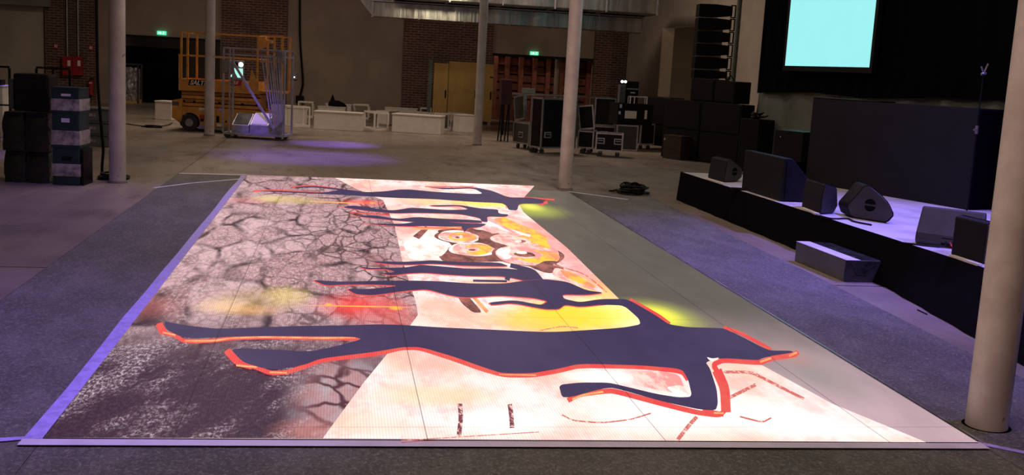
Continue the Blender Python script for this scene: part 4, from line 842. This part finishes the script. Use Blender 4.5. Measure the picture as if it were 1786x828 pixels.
# right wall pipe & switch
yp = onX(1281, 100, XR-.06).y
tag(MB().cyl((0, 0, 0), (0, 0, ZC-.02), .055, n=14).build('wall_pipe', M['greenwood'], None, (XR-.06, yp, .005), smooth=True), 'grey-green vertical pipe on the right wall behind the speaker stack', 'pipe')
a = onX(1270, 140, XR)
t = thing('light_switch', (XR-.03, a.y, a.z), 0, 'small grey switch on the right wall beside the vertical pipe', 'switch')
MB().box(-.02, .029, -.06, .06, -.10, .10).build('plate', M['tealgrey'], t, bevel=.005); MB().box(-.028, -.021, -.02, .02, -.03, .03).build('rocker', M['black'], t)

# ================================================================== WHITE LOUNGE FURNITURE
def bench(px0, py0, px1, py1, ptop, depth, label, name='white_bench', cat='bench', grp='white lounge benches', bev=.015, board=None):
    A, B_ = G(px0, py0), G(px1, py1); loc, rz, w = ab(A, B_); h = hgt(A.lerp(B_, .5), ptop)
    t = thing(name, loc+Vector((0, 0, .001)), rz, label, cat, grp)
    MB().box(0, w, 0, depth, 0, h*.92).build('body', M['white'], t, bevel=bev); MB().box(-.012, w+.012, -.012, depth+.012, h*.925, h).build('top', M['white'], t, bevel=.006)
    return t
def cubeframe(px0, py0, px1, py1, ptop, depth, label, th=.045):
    A, B_ = G(px0, py0), G(px1, py1); loc, rz, w = ab(A, B_); h = hgt(A.lerp(B_, .5), ptop)
    t = thing('cube_frame_table', loc+Vector((0, 0, .001)), rz, label, 'side table', 'white open frame tables')
    for y in (0, depth):
        MB().box(0, th, y, y+th, 0, h).box(w-th, w, y, y+th, 0, h).box(th, w-th, y, y+th, 0, th).box(th, w-th, y, y+th, h-th, h).build('hoop', M['white'], t)
    for x in (0, w-th):
        for z in (0, h-th): MB().box(x, x+th, th, depth, z, z+th).build('rail', M['white'], t)
bench(270, 208, 299, 210, 176, .5, 'white cube seat left of the scissor lift', 'white_cube', 'cube seat', None)
bench(472, 212, 503, 217, 184, .6, 'white bench end showing behind the pole trolley')
cubeframe(508, 221, 541, 221.5, 186, .45, 'white open frame table just right of the pole trolley')
bench(512, 213, 536, 214, 190, .4, 'white cube standing behind the first open frame table', 'white_cube', 'cube seat', None)
cubeframe(519, 204, 546, 205.5, 177, .3, 'white open frame table standing behind the front one, near the trolley')
bench(547, 225, 631, 229.5, 195, .45, 'long white bench in the front row, the left of two')
cubeframe(634, 223, 652, 227, 194, .4, 'white open frame table at the right end of the left front bench')
bench(554, 206, 602, 208.5, 186, .5, 'white bench behind the left front bench, black clothing over it')
bench(567, 204.5, 612, 207, 181, .3, 'white backrest bench in the rear row behind the black clothing')
cubeframe(615, 206.5, 643, 208, 182, .4, 'white open frame table in the rear row right of the black clothing')
bench(656, 217, 678, 219, 193, .5, 'rounded white pouf between the two front benches', 'white_pouf', 'pouf', None, .06)
bench(681, 214, 768, 221, 195, .5, 'long white bench directly behind the right front bench')
bench(671, 209, 727, 212, 188, .35, 'low greyish white bench in the rear row before the brick pier')
bench(683, 230, 768, 235.5, 200, .55, 'long white bench in the front row, the right of two')
cubeframe(757, 226, 772, 228, 197, .3, 'white open frame table at the right end of the right front bench')
cubeframe(732, 211, 752, 212, 188, .22, 'white open frame table in the rear row beside the yellow boards')
cubeframe(786, 225, 812, 226, 197, .45, 'white open frame table left of the cube by the middle column')
bench(801, 231, 826, 231.5, 200, .45, 'white cube seat beside the middle column', 'white_cube', 'cube seat', None)
# black clothing on the bench
A = G(560, 206); z0 = hgt(A, 187)+.0; b = MB(); ctr = []
bm = bmesh.new(); bmesh.ops.create_icosphere(bm, subdivisions=4, radius=1)
rr = random.Random(9)
for v in bm.verts:
    x, y, z = v.co; zz = z*(.13-.07*max(0, x))+.05; zz += .22*math.exp(-((x+.55)/.16)**2)*max(0, z) + .08*math.exp(-((x+.8)/.3)**2)*max(0, z)
    zz -= .10*max(0, x-.6)
    v.co = (x*.30+.0, y*.16, max(zz+.012*math.sin(9*x+5*y), 0.0))
me = bpy.data.meshes.new('jacket'); bm.to_mesh(me); bm.free(); me.materials.append(M['fabric'])
for p_ in me.polygons: p_.use_smooth = True
jk = bpy.data.objects.new('black_jacket', me); COL.objects.link(jk); q = G(588, 207.7); jk.location = (q.x, q.y+.25, hgt(q, 186)+.003); jk.scale = (1, 1, 1)
tag(jk, 'black jacket dumped on the white bench behind the front row', 'jacket')

# ================================================================== SCISSOR LIFT
A, B_ = G(303, 227), G(470, 236); loc, rz, w = ab(A, B_); s = w/167.0
X_ = lambda px: (px-303)*s
Z_ = lambda px, py: (227.5+(px-303)*.054-py)*s
t = thing('scissor_lift', loc+Vector((0, 0, .001)), rz, 'orange scissor lift with folded platform rails parked behind a column', 'scissor lift')
DL = 1.15
lb = MB(); zc0, zc1 = .12, Z_(330, 187)
lb.prism([(X_(318), zc0), (X_(345), zc0+.0), (X_(470), zc0), (X_(470), zc1-.05), (X_(440), zc1), (X_(316), zc1), (X_(302), zc1-.12), (X_(302), .28)], .06, DL, 'y')
lb.build('chassis', M['orange'], t, bevel=.015)
MB().prism([(X_(299), .3), (X_(317), .2), (X_(317), Z_(315, 172)), (X_(299), Z_(305, 176))], .02, DL-.1, 'y').build('step_box', M['orange'], t, bevel=.012)
MB().box(X_(300), X_(311), .0, .02, Z_(305, 184), Z_(305, 178)).build('step_plate', M['tealgrey'], t)
for wxp, lbl in ((330, 1), (455, 2)):
    for yy in (-.01, DL-.1):
        c = (X_(wxp), yy, .205)
        wb = MB().cyl((c[0], yy, .205), (c[0], yy+.14, .205), .20, n=28).build('wheel', M['rubber'], t, smooth=True)
        h_ = MB().cyl((0, 0, 0), (0, -.012, 0), .10, .09, n=24).build('hub', M['steel'], wb, smooth=True); h_.location = (c[0], yy-.001, .205)
MB().prism([(X_(330)+.24*math.cos(a), .205+.24*math.sin(a)) for a in [math.pi*i/14-.3 for i in range(18)]], .045, .062, 'y').build('wheel_arch', M['black'], t)
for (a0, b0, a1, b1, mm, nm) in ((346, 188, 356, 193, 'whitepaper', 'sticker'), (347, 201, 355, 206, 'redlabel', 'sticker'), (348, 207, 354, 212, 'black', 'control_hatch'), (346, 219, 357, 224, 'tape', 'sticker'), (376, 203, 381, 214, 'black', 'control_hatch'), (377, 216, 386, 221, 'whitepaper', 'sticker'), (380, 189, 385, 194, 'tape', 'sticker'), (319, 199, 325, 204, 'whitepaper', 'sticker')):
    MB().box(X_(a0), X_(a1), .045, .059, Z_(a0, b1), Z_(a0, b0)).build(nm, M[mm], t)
MB().prism([(X_(391), Z_(391, 214)), (X_(395), Z_(391, 214)), (X_(393), Z_(391, 210))], .045, .059, 'y').build('warning_triangle', M['black'], t)
MB().box(X_(345), X_(445), .05, DL, .06, .115).build('pothole_guard', M['steel'], t)
# scissor arms
zs0, zs1 = zc1+.01, Z_(315, 159)
for k in range(4):
    z0 = zs0+(zs1-zs0)*k/4+.005; z1 = zs0+(zs1-zs0)*(k+1)/4-.012; tilt = .018*(-1)**k
    for yy in (.12, DL-.2): MB().prism([(X_(314), z0-tilt*0), (X_(452), z0+.02*(k % 2)), (X_(452), z1+.012*(k % 2)), (X_(314), z1)], yy, yy+.07, 'y').build('scissor_arm', M['orangedark'] if k % 2 else M['orange'], t, bevel=.006)
for px in (318, 336, 380, 420, 446): MB().cyl((X_(px), .10, zs0+.12), (X_(px), DL-.12, zs0+.12), .03, n=12).build('pivot_pin', M['black'], t)
MB().box(X_(316), X_(450), .26, DL-.3, zs0, zs1-.02).build('scissor_core', M['orangedark'], t)
# platform
zp0, zp1 = Z_(312, 158), Z_(312, 138)
MB().box(X_(311), X_(449), 0, .03, zp0, zp1).box(X_(311), X_(449), DL-.03, DL, zp0, zp1).box(X_(311), X_(312)+.01, 0.03, DL-.03, zp0, zp1).box(X_(448), X_(449), .03, DL-.03, zp0, zp1).box(X_(312), X_(448), .03, DL-.03, zp0, zp0+.05).build('platform_tray', M['orange'], t)
zr1, zr2 = Z_(313, 98), Z_(313, 58)
for yy in (.02, DL-.03):
    for px in ((315, 326, 447) if yy < .5 else (320, 447)): MB().bar((X_(px), yy, zp1), (X_(px), yy, zr2-.02), .045).build('guard_post', M['orange'], t)
    MB().bar((X_(313), yy, zr1), (X_(449), yy, zr1), .04).build('mid_rail', M['orange'], t); MB().bar((X_(313), yy, zr2), (X_(449), yy, zr2), .035).build('top_rail', M['orange'], t)
for px in (313, 449):
    for z in (zr1, zr2): MB().bar((X_(px), .02, z), (X_(px), DL-.03, z), .035).build('end_rail', M['orange'], t)
MB().box(X_(311), X_(317), -.012, .0, zp1, Z_(312, 96)).build('side_plate', M['orange'], t)
MB().prism([(X_(433), zp1), (X_(446), zp1), (X_(446), zp1+.05), (X_(437), Z_(436, 122))], -.01, .01, 'y').build('kick_gusset', M['orange'], t)
# extension deck at right
MB().box(X_(449)+.01, X_(489), .1, DL-.1, zp0+.03, zp0+.08).build('extension_deck', M['orangedark'], t)
for px in (474, 488):
    for yy in (.12, DL-.12): MB().bar((X_(px), yy, zp0+.08), (X_(px), yy, Z_(487, 66)), .045).build('extension_post', M['orange'], t)
MB().bar((X_(450), .12, Z_(470, 66)), (X_(489), .12, Z_(487, 66)), .035).bar((X_(450), DL-.12, Z_(470, 66)), (X_(489), DL-.12, Z_(487, 66)), .035).bar((X_(450), .12, Z_(470, 110)), (X_(489), .12, Z_(487, 110)), .035).build('extension_rail', M['orange'], t)
MB().prism([(X_(449), Z_(450, 88)), (X_(460), Z_(460, 85)), (X_(464), Z_(464, 78)), (X_(473), Z_(473, 78)), (X_(473), Z_(473, 73)), (X_(462), Z_(462, 72)), (X_(461), Z_(461, 66)), (X_(449), Z_(450, 66))], -.1, .08, 'y').build('control_box', M['orange'], t, bevel=.01)
sg = MB().prism([(X_(328), Z_(328, 149.5)), (X_(366), Z_(366, 150)), (X_(368), Z_(368, 140.5)), (X_(330), Z_(330, 139.5))], -.012, -.001, 'y').build('rental_sign', M['black'], t)
text('SALTI', .15, M['whitepaper'], 'sign_lettering', sg, (X_(330)+.01, -.0165, Z_(330, 148)), (math.pi/2, 0, 0), .3, .005)
sg = MB().prism([(X_(400), Z_(400, 150)), (X_(419), Z_(419, 151)), (X_(421), Z_(421, 141.5)), (X_(402), Z_(402, 140.5))], -.012, -.001, 'y').build('red_sign', M['redlabel'], t)
text('ZLE', .10, M['whitepaper'], 'sign_lettering', sg, (X_(402), -.0165, Z_(402, 147)), (math.pi/2, 0, 0), .3, .004)
text('U', .12, M['whitepaper'], 'white_letter', t, (X_(426), -.010, Z_(426, 150)), (math.pi/2, 0, 0), 0, .008)
# monitor on the platform
ml = Matrix.Rotation(rz, 4, 'Z') @ Vector((X_(398), -.09, 0)); zm = Z_(400, 138)
t = thing('kiosk_monitor', loc+ml+Vector((0, 0, zm-.02)), rz, 'grey monitor unit with mint screen and white lamp on the lift edge', 'monitor')
wm = 27*s; hm = 33*s
MB().box(0, wm, 0, .08, 0, hm).build('housing', M['midgrey'], t, bevel=.025)
MB().prism([(wm*.38, hm*.60), (wm*.95, hm*.60), (wm*.95, hm*.12), (wm*.62, hm*.12), (wm*.46, hm*.36)], -.008, -.001, 'y').build('screen', M['glow_mint'], t)
MB().prism([(wm*.10, hm*.14), (wm*.38, hm*.14), (wm*.24, hm*.28)], -.008, -.001, 'y').build('lit_triangle', M['glow_mint'], t)
MB().cyl((wm*.82, -.02, hm*.80), (wm*.82, 0, hm*.80), .055, n=20).build('lamp', M['glow_white'], t); MB().cyl((wm*.52, -.012, hm*.80), (wm*.52, 0, hm*.80), .05, n=20).build('dark_lens', M['black'], t)
# ================================================================== POLE TROLLEY
A, B_ = G(390, 240), G(492, 246); loc, rz, w = ab(A, B_); s = w/102.0
X_ = lambda px: (px-390)*s
Z_ = lambda px, py: (241+(px-390)*.055-py)*s
DT = .75
t = thing('pole_trolley', loc, rz, 'grey metal frame trolley on casters loaded with poles, before the scissor lift', 'trolley')
zd = Z_(390, 231)
MB().box(X_(388), X_(496), 0, DT, zd-.05, zd).build('deck', M['steel'], t)
for px in (395, 484):
    for yy in (.06, DT-.06):
        cb = MB().cyl((X_(px)-.0, yy-.025, .075), (X_(px), yy+.025, .075), .073, n=20).build('caster', M['rubber'], t, smooth=True)
        MB().box(X_(px)-.03, X_(px)+.03, yy-.035, yy+.035, .12, zd-.05).build('fork', M['steel'], cb)
zt1 = Z_(390, 88); zt2 = Z_(390, 99)
for px in (388, 494):
    for yy in (.02, DT-.02): MB().bar((X_(px), yy, zd), (X_(px), yy, zt1), .04).build('upright', M['steel'], t)
for px in (399,): MB().bar((X_(px), .02, zd), (X_(px), .02, zt1), .03).build('upright', M['steel'], t)
for z in (zt1, zt2):
    for yy in (.02, DT-.02): MB().bar((X_(388), yy, z), (X_(495), yy, z), .035).build('top_rail', M['steel'], t)
    for px in (388, 494): MB().bar((X_(px), .02, z), (X_(px), DT-.02, z), .035).build('end_rail', M['steel'], t)
MB().prism([(X_(474), zt2+.13), (X_(492), zt2+.13), (X_(492), zt2-.18), (X_(484), zt2-.03)], -.01, .0, 'y').build('gusset', M['alu'], t)
MB().prism([(X_(468), zd+.01), (X_(492), zd+.01), (X_(492), zd+.32)], -.01, .0, 'y').build('gusset', M['alu'], t)
MB().prism([(X_(386), zt2-.14), (X_(396), zt2-.10), (X_(396), zt2-.38), (X_(390), zt2-.42), (X_(386), zt2-.40)], -.03, .0, 'y').build('hanging_cover', M['alu'], t)
Rz = Matrix.Rotation(rz, 4, 'Z')
poles = [((448, 100), (470, 228)), ((453, 100), (473, 229)), ((457, 100), (476, 229)), ((461, 100), (478, 230)), ((465, 101), (480, 230)), ((469, 102), (481, 230)), ((473, 102), (483, 231)), ((476, 103), (484, 231))]
for i, (a, c) in enumerate(poles):
    p0 = Rz @ Vector((X_(c[0]), .25+.036*i, zd+.03)); p1 = Rz @ Vector((X_(a[0]), .25+.036*i, Z_(a[0], a[1])))
    tag(MB().cyl((0, 0, 0), p1-p0, .017, n=10).build('metal_pole', M['steel'], None, loc+p0, smooth=True), 'grey metal pole in the slanting bundle on the trolley, %s from the left' % ('first', 'second', 'third', 'fourth', 'fifth', 'sixth', 'seventh', 'last')[i], 'pole', 'bundle of metal poles on the trolley')
p0 = Rz @ Vector((X_(478), .15, zd+.04)); p1 = Rz @ Vector((X_(402), .10, Z_(402, 112)))
tag(MB().bar((0, 0, 0), p1-p0, .05, .05).build('long_diagonal_pole', M['steel'], None, loc+p0), 'single long pole lying diagonally across the whole trolley', 'pole')
for i, (a0, a1, mm, lab) in enumerate(((401, 431, 'black', 'open grey tray with black inside on the trolley, the left one'), (432.5, 465, 'whitepaper', 'open grey tray with violet lit inside on the trolley, the right one'))):
    pL = loc+(Rz @ Vector((X_(a0), .12, zd+.001))); tt = thing('panel_tray', pL, rz, lab, 'tray', 'grey trays on the trolley'); ww = (a1-a0)*s
    h0, h1 = Z_(a0, 219)-zd, Z_(a0, 199)-zd; h0 = max(h0, .12)
    MB().prism([(0, 0), (.42, 0), (.42, h1-.02), (0, h0)], 0, ww, 'x').build('body', M['steel'], tt, bevel=.006)
    MB().prism([(.02, h0+.016), (.40, h1-.012), (.40, h1-.004), (.02, h0+.024)], .03, ww-.03, 'x').build('inner_face', M[mm], tt)
spot('trolley_spot', loc+Vector((-.5, -3.5, 5.2)), loc+(Rz @ Vector((X_(455), .3, .4))), 1100, VIO, 13)

# ================================================================== FLIGHT CASES
def fcase(px0, py0, px1, py1, ptop, depth, label, name='flight_case', mat='case', handles=2, wheels=True, hz=.42, grp='black flight cases with metal edges', turn=0, lat=False, hfix=None):
    A, B_ = G(px0, py0), G(px1, py1); loc, rz, w = ab(A, B_); h = hfix or hgt(A.lerp(B_, .5), ptop)
    t = thing(name, loc, rz+turn, label, 'flight case', grp); z0 = .13 if wheels else .004
    MB().box(0.01, w-.01, .01, depth-.01, z0+.01, h-.01).build('body', M[mat], t)
    e = .035; fb = MB()
    for x in (0, w-e):
        for y in (0, depth-e): fb.box(x, x+e, y, y+e, z0, h)
    for z in (z0, h-e):
        for y in (0, depth-e): fb.box(e, w-e, y, y+e, z, z+e)
        for x in (0, w-e): fb.box(x, x+e, e, depth-e, z, z+e)
    fb.build('edge_profile', M['alu'], t)
    for k in range(handles):
        x = w*(.18 if k == 0 else .82) if handles == 2 else w/2; z = z0+(h-z0)*hz
        hp = MB().box(x-.10, x+.10, -.008, .009, z-.07, z+.07).build('handle', M['steel'], t, bevel=.004)
        MB().box(x-.075, x+.075, -.012, -.0085, z-.045, z+.045).build('recess', M['black'], hp); MB().bar((x-.06, -.02, z+.01), (x+.06, -.02, z+.01), .016).build('grip', M['steel'], hp)
    if wheels:
        for x in (.12, w-.12):
            for y in (.1, depth-.1):
                cb = MB().cyl((x, y-.02, .055), (x, y+.02, .055), .054, n=18).build('caster', M['rubber'], t, smooth=True); MB().box(x-.03, x+.03, y-.03, y+.03, .09, z0).build('fork', M['steel'], cb)
    return t, loc, rz+turn, w, h
def lid(case, x0, x1, y0, h, lean, label, th=.08, mat='case'):
    _, loc, rz, w, ch = case
    t = thing('case_lid', loc+(Matrix.Rotation(rz, 4, 'Z') @ Vector((x0, y0, ch+.004))), rz, label, 'case lid', 'open flight case lids'); w = x1-x0
    R_ = Matrix.Rotation(lean, 3, 'Y'); piv = (w if lean > 0 else 0, 0, 0)
    MB().box(.02, w-.02, 0.01, th-.01, .02, h-.02, R_, piv).build('panel', M[mat], t)
    e = .035; fb = MB()
    for x in (0, w-e): fb.box(x, x+e, 0, th, 0, h, R_, piv)
    for z_ in (0, h-e): fb.box(e, w-e, 0, th, z_, z_+e, R_, piv)
    fb.build('edge_profile', M['alu'], t); return t
c_ = fcase(893, 257, 921, 262, 213, .4, 'low flight case with tilted lid at the left end of the cases', mat='caseb', handles=1)
lid(c_, -.12, .36, .1, c_[4]*.92, -.16, 'tilted grey lid standing open on the leftmost low flight case', mat='caseb')
fcase(924, 265.4, 936, 265.8, 170, .13, 'narrow tall flight case side between the tilted lid and the large case', mat='caseb', handles=1, hz=.40)
fcase(942, 268.4, 1003, 268, 172, .42, 'large tall flight case left of the pinkish column', hz=.27)
c_ = fcase(1005.5, 267, 1034, 269, 228, .55, 'black flight case right of the pinkish column with a slanted lid', handles=0)
lid(c_, .02, .40, .1, c_[4]*1.05, -.14, 'slanted dark lid standing open right of the pinkish column')
c_ = fcase(1033, 250, 1072, 252, 220, .5, 'low black case behind the small front case', handles=1)
lid(c_, .02, c_[3]-.02, .1, hgt(c_[1], 170)-c_[4], 0, 'large upright dark lid panel behind the small front case')
fcase(1037, 272, 1085, 275, 232, .45, 'small low flight case with two handles in front of the others', hz=.55)
# long table with bright metal edge
A = G(910, 246); B_ = G(1076, 248); loc, rz, w = ab(A, B_); loc = loc+Vector((0, 1.6, 0)); h = hgt(loc, 163)
t = thing('work_table', loc, rz, 'long table with a bright metal edge standing behind the flight cases', 'table')
w *= 1.07
MB().box(0, w, 0, .7, h-.04, h).build('table_top', M['alu'], t, bevel=.004)
for x in (.05, w-.05):
    for y in (.05, .65): MB().bar((x, y, 0), (x, y, h-.04), .04).build('leg', M['black'], t)
tag(MB().box(0, .32, 0, .25, 0, .16).build('brown_box', M['greenwood'], None, loc+Vector((.35, .2, h+.001)), rz, bevel=.02), 'small dark green-grey box on the long table beside the column', 'box')
# F cases at right
fcase(1073, 262, 1111, 264, 218, .5, 'plain dark brown-grey case block below the labelled case', handles=0, wheels=False, mat='caseb')
fcase(1115, 261, 1140, 261, 216, .5, 'dark wheeled case with metal edges beside the black speaker stack', handles=0)
A = G(1073, 262); zf = hgt(A, 217)
A2, B2 = G(1073, 262), G(1134, 264); loc, rz, w = ab(A2, B2); hF = hgt(A2, 180)-zf
t = thing('labelled_case', loc+Vector((0, 0, zf+.004)), rz, 'black case with a white paper label on top of the brown-grey case', 'flight case')
MB().box(0, w, 0, .6, 0, hF).build('body', M['case'], t, bevel=.01)
MB().box(w*.2, w*.53, -.006, -.001, hF*.3, hF*.66).build('paper_label', M['whitepaper'], t); MB().box(w*.76, w*.83, -.006, -.001, hF*.3, hF*.72).build('paper_strip', M['whitepaper'], t)
MB().box(w*.04, w*.10, -.006, -.001, hF*.78, hF*.95).box(w*.02, w*.08, -.006, -.001, hF*.48, hF*.62).build('sticker', M['tapeclean'], t)
zt_ = zf+hF+.006
def on_case(px): return loc+(Matrix.Rotation(rz, 4, 'Z') @ Vector(((px-1073)/61*w, .2, 0)))
p = on_case(1079); sc = w/61
t = thing('twin_light', Vector((p.x, p.y, zt_)), rz, 'slim light unit with two bright white bulbs on top of the cases', 'light')
MB().box(0, 10*sc, 0, .14, 0, 37*sc).build('column', M['tealgrey'], t, bevel=.01); MB().box(-.01, 11*sc, -.01, .15, 30*sc, 38*sc).build('head', M['case'], t, bevel=.01)
for k in range(2): MB().cyl(((2.3+5.6*k)*sc, -.03, 34*sc), ((2.3+5.6*k)*sc, -.01, 34*sc), 2.2*sc, n=16).build('bulb', M['glow_white'], t)
p = on_case(1091); t = thing('amplifier', Vector((p.x, p.y+.1, zt_)), rz, 'small black amplifier beside the twin light on the cases', 'amplifier')
MB().box(0, 22*sc, 0, .35, 0, 35*sc).build('body', M['case'], t, bevel=.01); MB().box(1*sc, 21*sc, -.008, -.001, 22*sc, 24*sc).build('trim_strip', M['steel'], t); MB().box(8*sc, 16*sc, -.008, -.001, 16*sc, 18*sc).build('badge', M['tapeclean'], t)
p = on_case(1096); t = thing('small_wire_frame', Vector((p.x, p.y-.12, zt_)), rz, 'small white open frame on top of the labelled case', 'frame')
b = MB(); q = 11*sc
for x in (0, 7*sc, 29*sc): b.bar((x, 0, 0), (x, 0, q), .025)
b.bar((0, 0, q), (29*sc, 0, q), .025); b.bar((0, .15, q), (29*sc, .15, q), .025); b.bar((0, 0, q), (0, .15, q), .025); b.bar((29*sc, 0, q), (29*sc, .15, q), .025); b.bar((0, .15, 0), (0, .15, q), .025); b.bar((29*sc, .15, 0), (29*sc, .15, q), .025)
b.build('frame_tubes', M['whitepaper'], t)
# dark red stand at far left of cases
A = G(872, 247); zt_ = hgt(A, 182); zq = hgt(A, 138)
t = thing('folding_stand', A, .1, 'dark stand with a deep red panel on thin legs left of the flight cases', 'stand')
wq = 15*A.y/F_PX
for x in (0.02, wq-.02): MB().bar((x, 0, .0), (x, 0, zt_), .03).bar((x, .35, 0), (x, .1, zt_), .03).build('leg', M['black'], t)
M['darkred'] = pm('deep_red_cloth', (.045, .010, .012), .8)
MB().box(-.03, wq+.03, -.02, .25, zt_, zq).build('red_panel', M['darkred'], t, bevel=.02)

# ================================================================== SPEAKER STACK
A, B_ = G(1152, 272), G(1286, 292); loc, rz, w = ab(A, B_); h = hgt(A.lerp(B_, .6), 178); hs = h/2
names = {(0, 0): 'lower left', (1, 0): 'lower right', (0, 1): 'upper left', (1, 1): 'upper right'}
Rz = Matrix.Rotation(rz, 4, 'Z'); cw = w/2
for (i, j), nm in names.items():
    p = loc+(Rz @ Vector((i*cw, 0, 0)))+Vector((0, 0, j*hs+.002)); t = thing('subwoofer', p, rz, 'black subwoofer cabinet in the stack of four, %s one' % nm, 'speaker', 'black subwoofers of the big stack')
    MB().box(.005, cw-.005, 0, .40, 0, hs-.006).build('cabinet', M['black'], t, bevel=.012); MB().box(.05, cw-.05, -.012, -.001, .04, hs-.05).build('grille', M['grille'], t, bevel=.003)
    for z in (hs*.5,): MB().box(cw-.004, cw+.001, .2, .4, z-.05, z+.05).build('handle', M['blackplastic'], t)
p = loc+(Rz @ Vector((w*.16, -.32, 0))); hq = hgt(p, 234)
t = thing('small_subwoofer', p+Vector((0, 0, .002)), rz, 'small dark brown speaker box on the floor before the big stack', 'speaker')
M['brownblack'] = pm('dark_brown_paint', (.03, .014, .012), .5)
MB().box(0, w*.24, 0, .30, 0, hq).build('cabinet', M['brownblack'], t, bevel=.01); MB().cyl((.05, -.01, hq*.8), (.05, .0, hq*.8), .03).build('badge', M['steel'], t)
# top cabinet pair and line array
for (a0, a1, nm, dz) in ((.30, .60, 'left', .0), (.605, .86, 'right', -.02)):
    p = loc+(Rz @ Vector((w*a0, .1, h+.002))); hh = hgt(loc+Vector((0, 0, h)), 134)
    t = thing('top_speaker', p, rz, 'black speaker cabinet on the subwoofers below the line array, %s one' % nm, 'speaker', 'black cabinets under the line array')
    MB().box(0, w*(a1-a0)-.006, 0, .5, 0, hh+dz).build('cabinet', M['black'], t, bevel=.01); MB().box(.03, w*(a1-a0)-.04, -.01, -.001, .03, hh-.05+dz).build('grille', M['grille'], t)
ztop = h+hh+.01
base = loc+(Rz @ Vector((w*.31, .15, 0)))
zs = [max(hgt(base, v), ztop if v == 141 else 0) for v in (141, 119, 96, 73, 51, 28, 4)]
px_m = base.y/F_PX; wa = 66*px_m
ordn = ['lowest', 'second from bottom', 'third from bottom', 'third from top', 'second from top', 'topmost']
for i in range(6):
    z0, z1 = zs[i], zs[i+1]; hh_ = z1-z0-.03
    t = thing('line_array_cabinet', (base.x, base.y, z0), -.12, 'black line array cabinet on the tall speaker stack, %s of six' % ordn[i], 'speaker', 'line array cabinets')
    MB().prism([(0, 0), (wa*.45, 0), (wa*.90, hh_*.16), (wa*.90, hh_*.93), (wa*.45, hh_*1.03), (0, hh_*1.0)], 0, .42, 'y').build('cabinet', M['black'], t, bevel=.008)
    MB().box(-.006, wa*.44, -.01, -.001, .02, hh_-.03).build('grille', M['grille'], t)
    x0, x1 = wa*.86, wa*1.0; e = .025; MB().box(x0, x1, .02, .05, hh_*.96, hh_*.96+e).box(x0, x1, .02, .05, 0, e).box(x1-e, x1, .02, .05, e, hh_*.96).box(x0, x0+e, .02, .05, e, hh_*.96).build('rigging_frame', M['black'], t)
    MB().bar((wa*.95, .035, -.018), (wa*.95, .035, 0), .02).bar((.04, .1, -.015), (.04, .1, .0), .03).bar((wa*.5, .1, -.012), (wa*.5, .1, 0.01), .03).build('link_pin', M['steel'], t)
cable([(base.x+wa*.95, base.y-.1, zs[0]+.15), (base.x+wa*1.05, base.y-.2, zs[0]+.0), (base.x+wa*1.12, base.y-.25, ztop-.12)], .012, 'thin black cable dropping from the line array to the cabinet below')
# left tall cabinet next to stack
A, B_ = G(1139, 263), G(1181, 268); A.y += .9; B_.y += .9; l2, r2, w2 = ab(A, B_); h2 = hgt(A, 168)
t = thing('speaker_cabinet', l2+Vector((0, 0, .002)), r2, 'tall black cabinet at the left side of the subwoofer stack', 'speaker')
MB().box(0, w2, 0, .6, h2*.48, h2).build('cabinet', M['black'], t, bevel=.015); MB().box(.0, w2, .02, .55, .1, h2*.475).build('base_case', M['case'], t); MB().box(.02, .05, -.01, .0, .02, h2*.47).box(w2-.05, w2-.02, -.01, 0, .02, h2*.47).build('edge_profile', M['steel'], t)
# crate right of the stack
p = onX(1290, 260, 9.05); p = Vector((8.75, 22.2, 0)); hh = hgt(p, 207)
t = thing('equipment_rack', p, -1.2, 'black equipment rack with cables on top right of the subwoofer stack', 'rack')
MB().box(-.25, .35, 0, .45, 0, hh).build('body', M['black'], t, bevel=.01)
b = MB(); rr = random.Random(11)
for k in range(6): c = (rr.uniform(-.15, .25), .2, hh+.03+.02*k); b.tube([(c[0]+.11*math.cos(a), c[1]+.11*math.sin(a), c[2]+.02*math.sin(a*2)) for a in [i*2*math.pi/16 for i in range(17)]], .014, 6)
b.build('coiled_leads', M['cable'], t)
# small debris on the floor right
for (a, c, lab) in (((1600, 541), (1617, 549), 'nearer the stage skirt middle'), ((1690, 560), (1697, 562), 'close to the right column')):
    P_, Q_ = G(*a), G(*c); tag(MB().bar((0, 0, .006), Q_-P_+Vector((0, 0, .006)), .008).build('cable_tie', M['black'], None, P_), 'tiny dark cable tie on the floor, %s' % lab, 'cable tie')
